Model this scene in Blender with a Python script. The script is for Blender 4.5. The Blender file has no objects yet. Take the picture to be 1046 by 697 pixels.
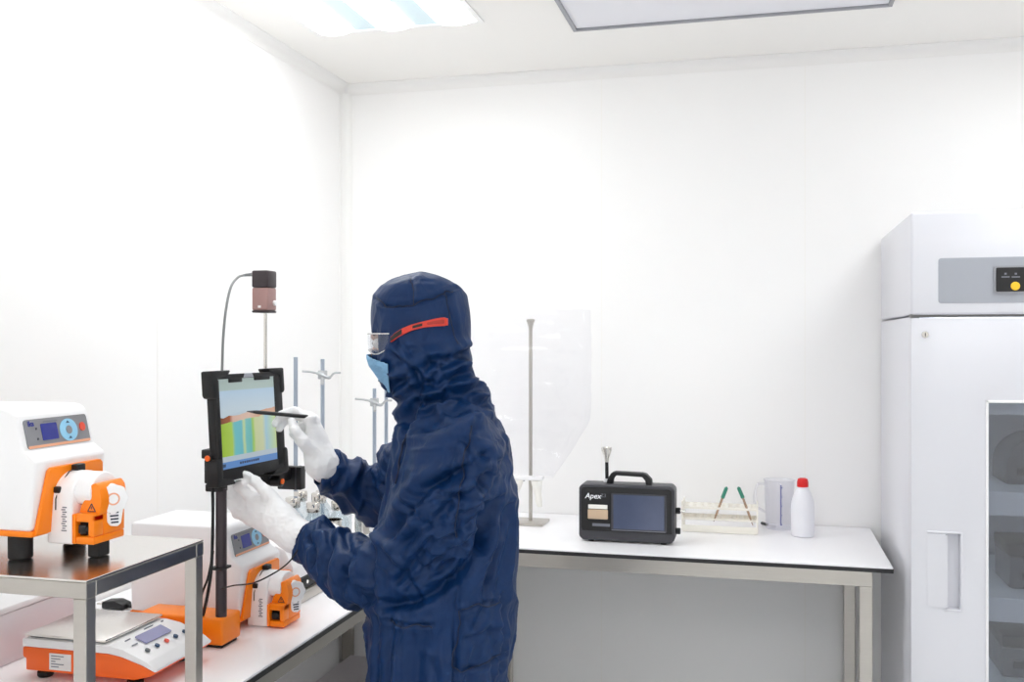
import bpy, bmesh, math, random
import numpy as np
from mathutils import Vector, Matrix
random.seed(7)
SC = bpy.context.scene
COL = SC.collection
# ------------------------------------------------------------------ camera
TH = math.radians(14.3)
ST, CT = math.sin(TH), math.cos(TH)
CAMZ = 1.60
cd = bpy.data.cameras.new('camera')
cd.sensor_width = 36.0
cd.lens = 36.0 * 1000.0 / 1046.0
cd.clip_start = 0.05
cam = bpy.data.objects.new('camera', cd)
COL.objects.link(cam)
cam.location = (0, 0, CAMZ)
cam.rotation_euler = (math.pi / 2, 0, TH)
SC.camera = cam
# ------------------------------------------------------------------ world, exposure
w = bpy.data.worlds.new('world')
SC.world = w
w.use_nodes = True
w.node_tree.nodes['Background'].inputs[0].default_value = (0.9, 0.95, 1, 1)
w.node_tree.nodes['Background'].inputs[1].default_value = 0.3
SC.view_settings.view_transform = 'Standard'
SC.view_settings.look = 'None'
SC.view_settings.gamma = 1
SC.view_settings.use_curve_mapping = False
SC.view_settings.exposure = 0.0
LAMP = 8.9            # radiance of the fluorescent strips
SC.cycles.diffuse_bounces = 12
SC.cycles.max_bounces = 14
SC.cycles.transparent_max_bounces = 16


# ------------------------------------------------------------------ pixel -> point helpers
def atD(px, py, d):
    r = (px - 523) / 1000 * d
    return Vector((-d * ST + r * CT, d * CT + r * ST, CAMZ - (py - 348.5) / 1000 * d))


def onZ(px, py, z):
    return atD(px, py, (CAMZ - z) / (py - 348.5) * 1000)


def onY(px, py, y):
    u = (px - 523) / 1000
    return atD(px, py, y / (CT + u * ST))


def onX(px, py, x):
    u = (px - 523) / 1000
    return atD(px, py, x / (-ST + u * CT))


# ------------------------------------------------------------------ materials
def lin(c):
    c = c / 255
    return c / 12.92 if c <= 0.04045 else ((c + 0.055) / 1.055) ** 2.4


def rgb(c):
    return (lin(c[0]), lin(c[1]), lin(c[2]), 1)


MATS = {}


def mat(name, col, rough=0.5, metal=0.0, var=0.0, vscale=8, bump=0.0, bscale=60, coat=0.0, emit=None,
        stretch=None, spec=0.5, sss=0.0):
    m = bpy.data.materials.new(name)
    m.use_nodes = True
    nt = m.node_tree
    b = nt.nodes['Principled BSDF']
    b.inputs['Base Color'].default_value = rgb(col)
    b.inputs['Roughness'].default_value = rough
    b.inputs['Metallic'].default_value = metal
    b.inputs['Coat Weight'].default_value = coat
    b.inputs['Specular IOR Level'].default_value = spec
    if emit:
        b.inputs['Emission Color'].default_value = rgb(emit[0])
        b.inputs['Emission Strength'].default_value = emit[1]
    tc = nt.nodes.new('ShaderNodeTexCoord')
    mp = nt.nodes.new('ShaderNodeMapping')
    nt.links.new(tc.outputs['Object'], mp.inputs[0])
    if stretch:
        mp.inputs['Scale'].default_value = stretch
    nz = nt.nodes.new('ShaderNodeTexNoise')
    nz.inputs['Scale'].default_value = vscale
    nz.inputs['Detail'].default_value = 3
    nt.links.new(mp.outputs[0], nz.inputs[0])
    hv = nt.nodes.new('ShaderNodeHueSaturation')
    hv.inputs['Color'].default_value = rgb(col)
    mr = nt.nodes.new('ShaderNodeMapRange')
    mr.inputs[3].default_value = 1 - var
    mr.inputs[4].default_value = 1 + var
    nt.links.new(nz.outputs[0], mr.inputs[0])
    nt.links.new(mr.outputs[0], hv.inputs['Value'])
    nt.links.new(hv.outputs[0], b.inputs['Base Color'])
    if bump:
        n2 = nt.nodes.new('ShaderNodeTexNoise')
        n2.inputs['Scale'].default_value = bscale
        n2.inputs['Detail'].default_value = 4
        nt.links.new(mp.outputs[0], n2.inputs[0])
        bp = nt.nodes.new('ShaderNodeBump')
        bp.inputs['Strength'].default_value = 1.0
        bp.inputs['Distance'].default_value = bump
        nt.links.new(n2.outputs[0], bp.inputs['Height'])
        nt.links.new(bp.outputs[0], b.inputs['Normal'])
    MATS[name] = m
    return m


def clear(name, tint, gloss=0.10, rough=0.05, body=0.0, bodycol=(255, 255, 255), edge=5):
    """thin clear plastic or glass: see-through with a glossy sheen and a little body"""
    m = bpy.data.materials.new(name)
    m.use_nodes = True
    nt = m.node_tree
    for n in list(nt.nodes):
        nt.nodes.remove(n)
    out = nt.nodes.new('ShaderNodeOutputMaterial')
    tr = nt.nodes.new('ShaderNodeBsdfTransparent')
    tr.inputs[0].default_value = rgb(tint)
    gl = nt.nodes.new('ShaderNodeBsdfGlossy')
    gl.inputs['Roughness'].default_value = rough
    df = nt.nodes.new('ShaderNodeBsdfDiffuse')
    df.inputs[0].default_value = rgb(bodycol)
    lw = nt.nodes.new('ShaderNodeLayerWeight')
    lw.inputs[0].default_value = 0.35
    mr = nt.nodes.new('ShaderNodeMapRange')
    mr.inputs[3].default_value = gloss
    mr.inputs[4].default_value = min(1, gloss * edge)
    nt.links.new(lw.outputs['Fresnel'], mr.inputs[0])
    m1 = nt.nodes.new('ShaderNodeMixShader')
    m1.inputs[0].default_value = body
    nt.links.new(tr.outputs[0], m1.inputs[1])
    nt.links.new(df.outputs[0], m1.inputs[2])
    m2 = nt.nodes.new('ShaderNodeMixShader')
    nt.links.new(mr.outputs[0], m2.inputs[0])
    nt.links.new(m1.outputs[0], m2.inputs[1])
    nt.links.new(gl.outputs[0], m2.inputs[2])
    nt.links.new(m2.outputs[0], out.inputs[0])
    MATS[name] = m
    return m


mat('wall_paint', (248, 247, 246), 0.35, var=0.008, vscale=1.2, spec=0.35)
mat('ceiling_paint', (246, 244, 240), 0.45, var=0.006, vscale=1.5)
mat('trim_paint', (243, 242, 240), 0.35)
mat('floor_vinyl', (228, 230, 232), 0.35, var=0.05, vscale=30)
mat('white_enamel', (222, 222, 228), 0.32, var=0.006, vscale=3, coat=0.1)
mat('grey_panel', (164, 167, 175), 0.45, var=0.02)
mat('gasket', (120, 120, 118), 0.6, var=0.1)
mat('white_laminate', (252, 251, 253), 0.28, var=0.006, vscale=6)
mat('black_edge', (38, 38, 40), 0.5)
mat('steel', (196, 191, 184), 0.28, 1.0, var=0.05, vscale=14, bump=0.0002, bscale=90, stretch=(1, 12, 12))
mat('steel_sheet', (230, 226, 221), 0.18, 1.0, var=0.03, vscale=5, bump=0.00012, bscale=60, stretch=(3, 25, 3))
mat('dark_steel', (118, 120, 126), 0.35, 1.0, var=0.05, vscale=14)
mat('frame_grey', (170, 166, 158), 0.35, 0.85, var=0.04)
mat('clamp_grey', (186, 188, 190), 0.35, 0.6)
mat('chrome', (220, 216, 210), 0.12, 1.0, var=0.03)
mat('blue_steel', (166, 176, 190), 0.35, 0.75, var=0.03)
mat('white_plastic', (244, 243, 244), 0.35, var=0.008, vscale=6)
mat('box_plastic', (226, 220, 224), 0.45, var=0.02, vscale=6)
mat('orange_plastic', (255, 136, 8), 0.35, var=0.02, vscale=8)
mat('orange_deep', (250, 104, 18), 0.4, var=0.02, vscale=8)
mat('black_plastic', (20, 20, 22), 0.45, var=0.1, vscale=20)
mat('black_rubber', (17, 17, 19), 0.6, var=0.12, vscale=25, bump=0.0004, bscale=250)
mat('charcoal_plastic', (62, 62, 68), 0.42, var=0.05, vscale=15)
mat('panel_grey', (138, 138, 142), 0.45, var=0.02)
mat('display_blue', (38, 46, 128), 0.2, var=0.05, emit=((30, 40, 130), 0.25))
mat('display_dark', (26, 32, 58), 0.15, var=0.05)
mat('counter_screen', (86, 94, 118), 0.12, var=0.25, vscale=9)
mat('display_lilac', (150, 150, 190), 0.25, var=0.03)
mat('key_blue', (150, 206, 236), 0.4)
mat('key_navy', (46, 76, 110), 0.4)
mat('key_red', (238, 84, 60), 0.4)
mat('key_grey', (112, 118, 122), 0.4)
mat('label_white', (236, 233, 232), 0.6)
mat('ink', (60, 62, 78), 0.7)
mat('ink_pale', (120, 122, 132), 0.7)
mat('lettering_white', (245, 246, 250), 0.5)
mat('salmon', (242, 176, 140), 0.5)
mat('bronze_plastic', (172, 136, 132), 0.35, 0.3, var=0.03)
mat('mauve_dark', (58, 48, 52), 0.4, var=0.05)
mat('cable_grey', (126, 128, 128), 0.5)
mat('glove_nitrile', (242, 241, 242), 0.5, var=0.01, vscale=20, bump=0.0003, bscale=70)
mat('skin', (205, 160, 138), 0.5, var=0.06, vscale=40)
mat('eye_white', (235, 232, 228), 0.2)
mat('brow_hair', (62, 44, 34), 0.7)
mat('seam_navy', (2, 20, 50), 0.6)
mat('mask_blue', (126, 172, 208), 0.75, var=0.03, vscale=60, bump=0.0004, bscale=200)
mat('red_plastic', (214, 58, 40), 0.35, var=0.03)
mat('red_dark', (170, 44, 32), 0.45)
mat('frame_clear', (214, 212, 212), 0.2, spec=0.6)
mat('cap_red', (222, 28, 30), 0.4, var=0.03)
mat('green_rubber', (52, 132, 110), 0.5, var=0.05)
mat('cream_acrylic', (244, 240, 230), 0.3, var=0.01)
mat('hdpe', (238, 238, 244), 0.4, var=0.01)
mat('paper', (248, 246, 240), 0.7, var=0.02)
mat('beige_tape', (206, 180, 152), 0.5, var=0.03)
mat('yellow_button', (245, 196, 40), 0.4)
mat('vent_white', (236, 236, 241), 0.6, var=0.01)
mat('frame_aluminium', (158, 159, 164), 0.4, 0.6)
mat('lamp_reflector', (214, 232, 238), 0.35)
mat('tube_glow', (255, 255, 255), 0.5, emit=((252, 254, 255), LAMP))
mat('fridge_inside', (200, 202, 208), 0.5, var=0.1)
mat('inner_fill_glow', (250, 252, 255), 0.5, emit=((246, 250, 255), 9.0))  # emission of the strips added to brighten the refrigerator interior
mat('case_grey', (84, 86, 94), 0.5, var=0.1)
mat('shelf_pale', (226, 232, 232), 0.4)
clear('glass_clear', (244, 248, 250), 0.07, 0.03)
clear('glass_smoked', (226, 228, 234), 0.10, 0.05)
clear('film_clear', (253, 253, 254), 0.03, 0.14, 0.010, edge=2.2)
clear('plastic_clear', (250, 250, 252), 0.035, 0.1, 0.07, edge=3)
clear('lens_clear', (248, 249, 251), 0.05, 0.04, 0.03, edge=3)
clear('amber_tube', (226, 206, 188), 0.06, 0.1, 0.25, (196, 172, 150))


def coverall_material():
    m = mat('coverall_fabric', (0, 40, 85), 0.5, var=0.10, vscale=14, spec=0.28)
    nt = m.node_tree
    b = nt.nodes['Principled BSDF']
    b.inputs['Sheen Weight'].default_value = 0.0
    b.inputs['Sheen Tint'].default_value = (0.5, 0.65, 1, 1)
    tc = nt.nodes.new('ShaderNodeTexCoord')
    bumps = None
    for sc, dist, st in ((20, 0.007, (1.0, 1.0, 0.6)), (48, 0.0018, (1, 1, 0.7))):
        mp = nt.nodes.new('ShaderNodeMapping')
        mp.inputs['Scale'].default_value = st
        nt.links.new(tc.outputs['Object'], mp.inputs[0])
        n = nt.nodes.new('ShaderNodeTexNoise')
        n.inputs['Scale'].default_value = sc
        n.inputs['Detail'].default_value = 2
        n.inputs['Distortion'].default_value = 0.5
        nt.links.new(mp.outputs[0], n.inputs[0])
        rd = nt.nodes.new('ShaderNodeMath')
        rd.operation = 'SUBTRACT'
        rd.inputs[1].default_value = 0.5
        ab = nt.nodes.new('ShaderNodeMath')
        ab.operation = 'ABSOLUTE'
        nt.links.new(n.outputs[0], rd.inputs[0])
        nt.links.new(rd.outputs[0], ab.inputs[0])
        bp = nt.nodes.new('ShaderNodeBump')
        bp.inputs['Strength'].default_value = 0.8
        bp.inputs['Distance'].default_value = dist
        bp.invert = True
        nt.links.new(ab.outputs[0], bp.inputs['Height'])
        if bumps:
            nt.links.new(bumps.outputs[0], bp.inputs['Normal'])
        bumps = bp
    nt.links.new(bumps.outputs[0], b.inputs['Normal'])
    return m


coverall_material()


def screen_material():
    """the picture shown on the tablet: a pale blue page, an orange band, green and teal columns, a blue task bar"""
    m = bpy.data.materials.new('tablet_picture')
    m.use_nodes = True
    nt = m.node_tree
    b = nt.nodes['Principled BSDF']
    b.inputs['Roughness'].default_value = 0.15
    tc = nt.nodes.new('ShaderNodeTexCoord')
    sp = nt.nodes.new('ShaderNodeSeparateXYZ')
    nt.links.new(tc.outputs['UV'], sp.inputs[0])
    nz = nt.nodes.new('ShaderNodeTexNoise')
    nz.inputs['Scale'].default_value = 5
    nt.links.new(tc.outputs['UV'], nz.inputs[0])

    def math_(op, a, c):
        n = nt.nodes.new('ShaderNodeMath')
        n.operation = op
        for i, v in enumerate((a, c)):
            if isinstance(v, (int, float)):
                n.inputs[i].default_value = v
            else:
                nt.links.new(v, n.inputs[i])
        return n.outputs[0]

    def ramp(fac, stops, interp='LINEAR'):
        r = nt.nodes.new('ShaderNodeValToRGB')
        r.color_ramp.interpolation = interp
        while len(r.color_ramp.elements) < len(stops):
            r.color_ramp.elements.new(0.5)
        for e, (p, c) in zip(r.color_ramp.elements, stops):
            e.position = p
            e.color = rgb(c)
        nt.links.new(fac, r.inputs[0])
        return r.outputs[0]

    def mix(fac, a, c):
        n = nt.nodes.new('ShaderNodeMix')
        n.data_type = 'RGBA'
        nt.links.new(fac, n.inputs[0])
        nt.links.new(a, n.inputs[6])
        nt.links.new(c, n.inputs[7])
        return n.outputs[2]
    ub = math_('ADD', sp.outputs[0], math_('MULTIPLY', math_('SUBTRACT', nz.outputs[0], 0.5), 0.03))
    cols = ramp(ub, [(0, (150, 186, 48)), (0.19, (170, 200, 84)), (0.24, (112, 190, 196)), (0.36, (108, 184, 196)),
                     (0.40, (196, 212, 150)), (0.44, (120, 190, 190)), (0.52, (110, 184, 180)), (0.56, (156, 198, 84)),
                     (0.60, (196, 206, 156)), (0.74, (202, 208, 168)), (0.80, (160, 196, 212)),
                     (0.92, (180, 206, 176)), (1, (196, 212, 150))])
    sky = ramp(sp.outputs[1], [(0, (190, 205, 210)), (0.66, (190, 206, 216)), (0.86, (176, 200, 220)), (0.87, (170, 188, 184)),
                               (1, (166, 182, 178))])
    base = ramp(sp.outputs[1], [(0, (96, 140, 200)), (0.075, (110, 150, 200)), (0.08, (182, 196, 206)),
                                (0.15, (190, 202, 206)), (1, (190, 202, 206))], 'CONSTANT')
    band = ramp(ub, [(0, (120, 72, 48)), (0.16, (158, 92, 62)), (0.22, (214, 178, 160)), (0.5, (220, 190, 172)),
                     (0.7, (206, 160, 132)), (1, (206, 164, 140))])
    top = math_('ADD', math_('MULTIPLY', sp.outputs[0], 0.06), 0.57)
    v = math_('ADD', sp.outputs[1], math_('MULTIPLY', math_('SUBTRACT', nz.outputs[0], 0.5), 0.06))
    inband = math_('GREATER_THAN', v, math_('SUBTRACT', top, 0.07))
    insky = math_('GREATER_THAN', v, top)
    inbase = math_('LESS_THAN', sp.outputs[1], 0.14)
    c = mix(inband, cols, band)
    c = mix(insky, c, sky)
    c = mix(inbase, c, base)
    hv = nt.nodes.new('ShaderNodeHueSaturation')
    hv.inputs['Value'].default_value = 0.35
    nt.links.new(c, hv.inputs['Color'])
    nt.links.new(hv.outputs[0], b.inputs['Base Color'])
    nt.links.new(c, b.inputs['Emission Color'])
    b.inputs['Emission Strength'].default_value = 0.62
    MATS['tablet_picture'] = m


screen_material()


# ------------------------------------------------------------------ object helpers
def tag(o, label=None, cat=None, group=None, kind=None):
    if label:
        o['label'] = label
    if cat:
        o['category'] = cat
    if group:
        o['group'] = group
    if kind:
        o['kind'] = kind
    return o


ROOTM = {}


def thing(name, loc, label, cat, group=None, rz=0.0):
    o = bpy.data.objects.new(name, None)
    o.empty_display_size = 0.05
    COL.objects.link(o)
    o.location = loc
    o.rotation_euler = (0, 0, rz)
    ROOTM[o.name] = (Matrix.Translation(Vector(loc)) @ Matrix.Rotation(rz, 4, 'Z'))
    return tag(o, label, cat, group)


def obj(name, bm, m, parent=None, smooth=False, world=True, uv=False):
    """link one bmesh as one object; shapes given in world space are moved into the parent's frame"""
    if parent is not None:
        root = parent
        while root.parent is not None:
            root = root.parent
        if world and root.name in ROOTM:
            bm.transform(ROOTM[root.name].inverted())
    bmesh.ops.recalc_face_normals(bm, faces=bm.faces)
    me = bpy.data.meshes.new(name)
    bm.to_mesh(me)
    bm.free()
    for k in (m if isinstance(m, (list, tuple)) else [m]):
        me.materials.append(MATS[k])
    o = bpy.data.objects.new(name, me)
    COL.objects.link(o)
    if parent is not None:
        o.parent = parent
    if smooth:
        try:
            me.shade_smooth()
            me.set_sharp_from_angle(angle=math.radians(40))
        except Exception:
            for p in me.polygons:
                p.use_smooth = True
    return o


def struct(name, bm, m, smooth=False):
    return tag(obj(name, bm, m, smooth=smooth), kind='structure')


def B():
    return bmesh.new()


def box(bm, x0, y0, z0, x1, y1, z1, bev=0.0, seg=2, mi=0):
    t = bmesh.new()
    bmesh.ops.create_cube(t, size=1)
    bmesh.ops.scale(t, vec=(abs(x1 - x0), abs(y1 - y0), abs(z1 - z0)), verts=t.verts)
    bmesh.ops.translate(t, vec=((x0 + x1) / 2, (y0 + y1) / 2, (z0 + z1) / 2), verts=t.verts)
    if bev:
        bmesh.ops.bevel(t, geom=t.edges[:], offset=bev, segments=seg, affect='EDGES', profile=0.5)
    join(bm, t, mi)
    return bm


def join(bm, t, mi=0):
    for f in t.faces:
        f.material_index = mi
    me = bpy.data.meshes.new('tmp')
    t.to_mesh(me)
    t.free()
    bm.from_mesh(me)
    bpy.data.meshes.remove(me)


def lathe(bm, prof, centre=(0, 0, 0), axis='Z', n=32, mi=0, M=None):
    """revolve (radius, height) pairs about an axis"""
    t = bmesh.new()
    rings = []
    for r, h in prof:
        if r < 1e-6:
            rings.append([t.verts.new((0, 0, h))])
        else:
            rings.append([t.verts.new((r * math.cos(2 * math.pi * k / n), r * math.sin(2 * math.pi * k / n), h)) for k in range(n)])
    for a, c in zip(rings[:-1], rings[1:]):
        for k in range(n):
            p = [a[k % len(a)], a[(k + 1) % len(a)], c[(k + 1) % len(c)], c[k % len(c)]]
            q = []
            for v in p:
                if v not in q:
                    q.append(v)
            if len(q) > 2:
                try:
                    t.faces.new(q)
                except ValueError:
                    pass
    for end in (rings[0], rings[-1]):
        if len(end) > 2:
            t.faces.new(end)
    if axis == 'X':
        t.transform(Matrix.Rotation(math.pi / 2, 4, 'Y'))
    elif axis == 'Y':
        t.transform(Matrix.Rotation(-math.pi / 2, 4, 'X'))
    if M is not None:
        t.transform(M)
    bmesh.ops.translate(t, vec=centre, verts=t.verts)
    join(bm, t, mi)
    return bm


def cyl(bm, p, q, r, r2=None, n=20, mi=0, bev=0.0):
    p, q = Vector(p), Vector(q)
    L = (q - p).length
    r2 = r if r2 is None else r2
    M = (q - p).to_track_quat('Z', 'Y').to_matrix().to_4x4()
    b = min(bev, L / 3, r * .9)
    prof = [(r - b, 0), (r, b), (r2, L - b), (r2 - b, L)] if b else [(r, 0), (r2, L)]
    return lathe(bm, prof, p, n=n, mi=mi, M=M)


def prism(bm, pts, lo, hi, axis='Y', bev=0.0, seg=2, mi=0):
    """extrude a polygon; axis Y: pts are (x, z); axis X: pts are (y, z); axis Z: pts are (x, y)"""
    t = bmesh.new()

    def P(a, c, e):
        return {'Y': (a, e, c), 'X': (e, a, c), 'Z': (a, c, e)}[axis]
    va = [t.verts.new(P(a, c, lo)) for a, c in pts]
    vb = [t.verts.new(P(a, c, hi)) for a, c in pts]
    t.faces.new(va)
    t.faces.new(vb[::-1])
    n = len(pts)
    for i in range(n):
        t.faces.new((va[i], vb[i], vb[(i + 1) % n], va[(i + 1) % n]))
    bmesh.ops.recalc_face_normals(t, faces=t.faces)
    if bev:
        bmesh.ops.bevel(t, geom=t.edges[:], offset=bev, segments=seg, affect='EDGES', profile=0.5)
    join(bm, t, mi)
    return bm


def spline(pts, n=12):
    """Catmull-Rom through the points"""
    P = [Vector(p) for p in pts]
    P = [P[0] * 2 - P[1]] + P + [P[-1] * 2 - P[-2]]
    out = []
    for i in range(1, len(P) - 2):
        for k in range(n):
            t = k / n
            a, b_, c, d = P[i - 1], P[i], P[i + 1], P[i + 2]
            out.append(0.5 * ((2 * b_) + (c - a) * t + (2 * a - 5 * b_ + 4 * c - d) * t * t + (3 * b_ - a - 3 * c + d) * t ** 3))
    out.append(P[-2])
    return out


def tube(bm, pts, r, n=10, mi=0):
    t = bmesh.new()
    pts = [Vector(p) for p in pts]
    rings = []
    up = Vector((0.31, 0.17, 0.93)).normalized()
    for i, p in enumerate(pts):
        d = (pts[min(i + 1, len(pts) - 1)] - pts[max(i - 1, 0)]).normalized()
        a = d.cross(up)
        if a.length < 1e-3:
            a = d.cross(Vector((1, 0, 0)))
        a.normalize()
        up = a.cross(d).normalized()
        rr = r[i] if isinstance(r, (list, tuple)) else r
        rings.append([t.verts.new(p + a * (rr * math.cos(2 * math.pi * k / n)) + up * (rr * math.sin(2 * math.pi * k / n))) for k in range(n)])
    for a, c in zip(rings[:-1], rings[1:]):
        for k in range(n):
            t.faces.new((a[k], a[(k + 1) % n], c[(k + 1) % n], c[k]))
    t.faces.new(rings[0])
    t.faces.new(rings[-1][::-1])
    join(bm, t, mi)
    return bm


def rrect(x0, z0, x1, z1, r, n=5):
    out = []
    for cx, cz, a0 in ((x1 - r, z0 + r, -90), (x1 - r, z1 - r, 0), (x0 + r, z1 - r, 90), (x0 + r, z0 + r, 180)):
        for k in range(n + 1):
            a = math.radians(a0 + 90 * k / n)
            out.append((cx + r * math.cos(a), cz + r * math.sin(a)))
    return out


def text_bm(s, size, M, extrude=0.0004, bold=0.0):
    cu = bpy.data.curves.new('t', 'FONT')
    cu.body = s
    cu.size = size
    cu.extrude = extrude
    cu.offset = bold
    o = bpy.data.objects.new('t', cu)
    COL.objects.link(o)
    bpy.context.view_layer.update()
    dg = bpy.context.evaluated_depsgraph_get()
    me = bpy.data.meshes.new_from_object(o.evaluated_get(dg))
    bm = bmesh.new()
    bm.from_mesh(me)
    bm.transform(M)
    bpy.data.objects.remove(o)
    bpy.data.curves.remove(cu)
    bpy.data.meshes.remove(me)
    return bm


FACE_MINUS_Y = Matrix.Rotation(math.pi / 2, 4, 'X')                                   # text read from -Y
FACE_PLUS_X = Matrix.Rotation(math.pi / 2, 4, 'Z') @ Matrix.Rotation(math.pi / 2, 4, 'X')  # text read from +X


def copy_tree(o, parent=None):
    c = o.copy()
    COL.objects.link(c)
    if parent is not None:
        c.parent = parent
    for ch in list(o.children):
        copy_tree(ch, c)
    return c


# ------------------------------------------------------------------ the room
WL, WR, WB, WF, CEIL = -1.735, 2.25, 3.885, -1.6, 2.69
b = B(); box(b, WL - .1, WF - .1, -0.1, WR + .1, WB + .1, 0); struct('floor', b, 'floor_vinyl')
b = B(); box(b, WL - .1, WF - .1, CEIL, WR + .1, WB + .1, CEIL + .1); struct('ceiling', b, 'ceiling_paint')
b = B(); box(b, WL - .1, WF - .1, 0, WL, WB + .1, CEIL); struct('wall_left', b, 'wall_paint')
b = B(); box(b, WR, WF - .1, 0, WR + .1, WB + .1, CEIL); struct('wall_right', b, 'wall_paint')
b = B(); box(b, WL, WB, 0, WR, WB + .1, CEIL); struct('wall_back', b, 'wall_paint')
b = B(); box(b, WL, WF - .1, 0, WR, WF, CEIL); struct('wall_rear', b, 'wall_paint')


def cove(r, n=7):
    """section of a hollow quarter-round trim with a small lip at each end, corner at the origin, opening to (+,+)"""
    pts = [(0, 0), (r + .006, 0), (r + .006, .003), (r, .003)]
    for k in range(n + 1):
        a = math.radians(270 - 90 * k / n)
        pts.append((r + (r - .003) * math.cos(a), r + (r - .003) * math.sin(a)))
    pts += [(.003, r + .006), (0, r + .006)]
    return pts


R = 0.036
b = B(); prism(b, [(WB - a, CEIL - c) for a, c in cove(R)], WL + .002, WR - .002, 'X'); struct('trim_1', b, 'trim_paint', True)
b = B(); prism(b, [(WL + a, CEIL - c) for a, c in cove(R)], WF + .002, WB - .002, 'Y'); struct('trim_2', b, 'trim_paint', True)
b = B(); prism(b, [(WL + a, WB - c) for a, c in cove(R)], .06, CEIL - .03, 'Z'); struct('trim_3', b, 'trim_paint', True)
for i, x in enumerate((-0.62, 0.16)):
    b = B(); box(b, x - .0015, WB - .0012, .06, x + .0015, WB + .001, CEIL - .04); struct('trim_%d' % (4 + i), b, 'ceiling_paint')
b = B(); box(b, WL + .001, 2.55, .06, WL + .0012, 2.553, CEIL - .04); struct('trim_6', b, 'ceiling_paint')
b = B(); box(b, WL, WB - .012, 0, WR, WB, .09, .003); struct('baseboard_back', b, 'trim_paint')
b = B(); box(b, WL, WF, 0, WL + .012, WB - .013, .09, .003); struct('baseboard_left', b, 'trim_paint')


# ------------------------------------------------------------------ ceiling lamps and the air outlet
def ceiling_light(x0, y0, x1, y1, label):
    t = thing('ceiling_light', ((x0 + x1) / 2, (y0 + y1) / 2, CEIL), label, 'ceiling light', 'fluorescent ceiling lights')
    b = B()
    f = .02
    for q in ((x0 - f, y0 - f, x1 + f, y0), (x0 - f, y1, x1 + f, y1 + f), (x0 - f, y0, x0, y1), (x1, y0, x1 + f, y1)):
        box(b, q[0], q[1], CEIL - .006, q[2], q[3], CEIL)
    obj('frame', b, 'trim_paint', t)
    wdt = x1 - x0
    sw, gap = wdt * .235, wdt * .147
    b = B()
    box(b, x0, y0, CEIL - .002, x1, y1, CEIL)
    obj('reflector', b, 'lamp_reflector', t)
    for k in range(3):
        a = x0 + k * (sw + gap)
        n = 8
        pts = [(a + sw * j / n, CEIL - .003 - .016 * math.sin(math.pi * j / n) ** .5 if 0 < j < n else CEIL - .003) for j in range(n + 1)]
        b = B()
        prism(b, pts, y0 + .01, y1 - .012, 'Y')
        obj('light_strip', b, 'tube_glow', t, True)
    return t


ceiling_light(-1.512, 1.98, -.935, 3.186, 'bright ceiling light with three glowing strips above the corner bench')
ceiling_light(.79, 1.9, 1.37, 3.1, 'fluorescent ceiling light beyond the right edge above the refrigerator side')
ceiling_light(-1.1, -.9, -.52, .3, 'fluorescent ceiling light behind the viewer on the left')
ceiling_light(.7, -.9, 1.28, .3, 'fluorescent ceiling light behind the viewer on the right')

t = thing('air_outlet', (-.11, 3.0, CEIL), 'flat grey framed air filter outlet in the ceiling', 'air vent')
x0, x1, y0, y1 = -.622, .395, 2.72, 3.35
b = B(); box(b, x0, y0, CEIL - .004, x1, y1, CEIL); obj('filter_face', b, 'vent_white', t)
b = B()
f = .014
for q in ((x0 - f, y0 - f, x1 + f, y0), (x0 - f, y1, x1 + f, y1 + f), (x0 - f, y0, x0, y1), (x1, y0, x1 + f, y1)):
    box(b, q[0], q[1], CEIL - .012, q[2], q[3], CEIL, .002)
obj('frame', b, 'frame_aluminium', t)

# ------------------------------------------------------------------ the back table
TZ = 0.90


def lab_bench(name, label, x0, y0, x1, y1, front, inset=.02):
    """white worktop with a black core edge on a square steel tube frame"""
    t = thing(name, ((x0 + x1) / 2, (y0 + y1) / 2, 0), label, 'table')
    b = B(); box(b, x0 + .0015, y0 + .0015, TZ - .006, x1 - .0015, y1 - .0015, TZ, .001, 1); obj('worktop', b, 'white_laminate', t)
    b = B(); box(b, x0, y0, TZ - .018, x1, y1, TZ - .0055, .001, 1); obj('core_edge', b, 'black_edge', t)
    return t


t = lab_bench('lab_table', 'white topped steel lab table along the back wall beside the refrigerator', -1.022, 3.217, .395, 3.882, 'y')
zr = TZ - .018
x0, x1, y0, y1 = -1.018, .336, 3.235, 3.86
b = B()
box(b, x0, y0, zr - .05, x1, y0 + .04, zr, .002)
box(b, x0, y1 - .04, zr - .05, x1, y1, zr, .002)
box(b, x0, y0 + .04, zr - .05, x0 + .04, y1 - .04, zr, .002)
box(b, x1 - .04, y0 + .04, zr - .05, x1, y1 - .04, zr, .002)
obj('frame_rail', b, 'steel', t)
for lx in (x0, x1 - .04):
    for ly in (y0, y1 - .04):
        b = B(); box(b, lx, ly, .012, lx + .04, ly + .04, zr - .0505, .002)
        lg = obj('leg', b, 'steel', t)
        b = B(); lathe(b, [(.018, 0), (.018, .006), (.008, .01), (.008, .016)], (lx + .02, ly + .02, 0)); obj('foot', b, 'black_rubber', lg, True)
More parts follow.
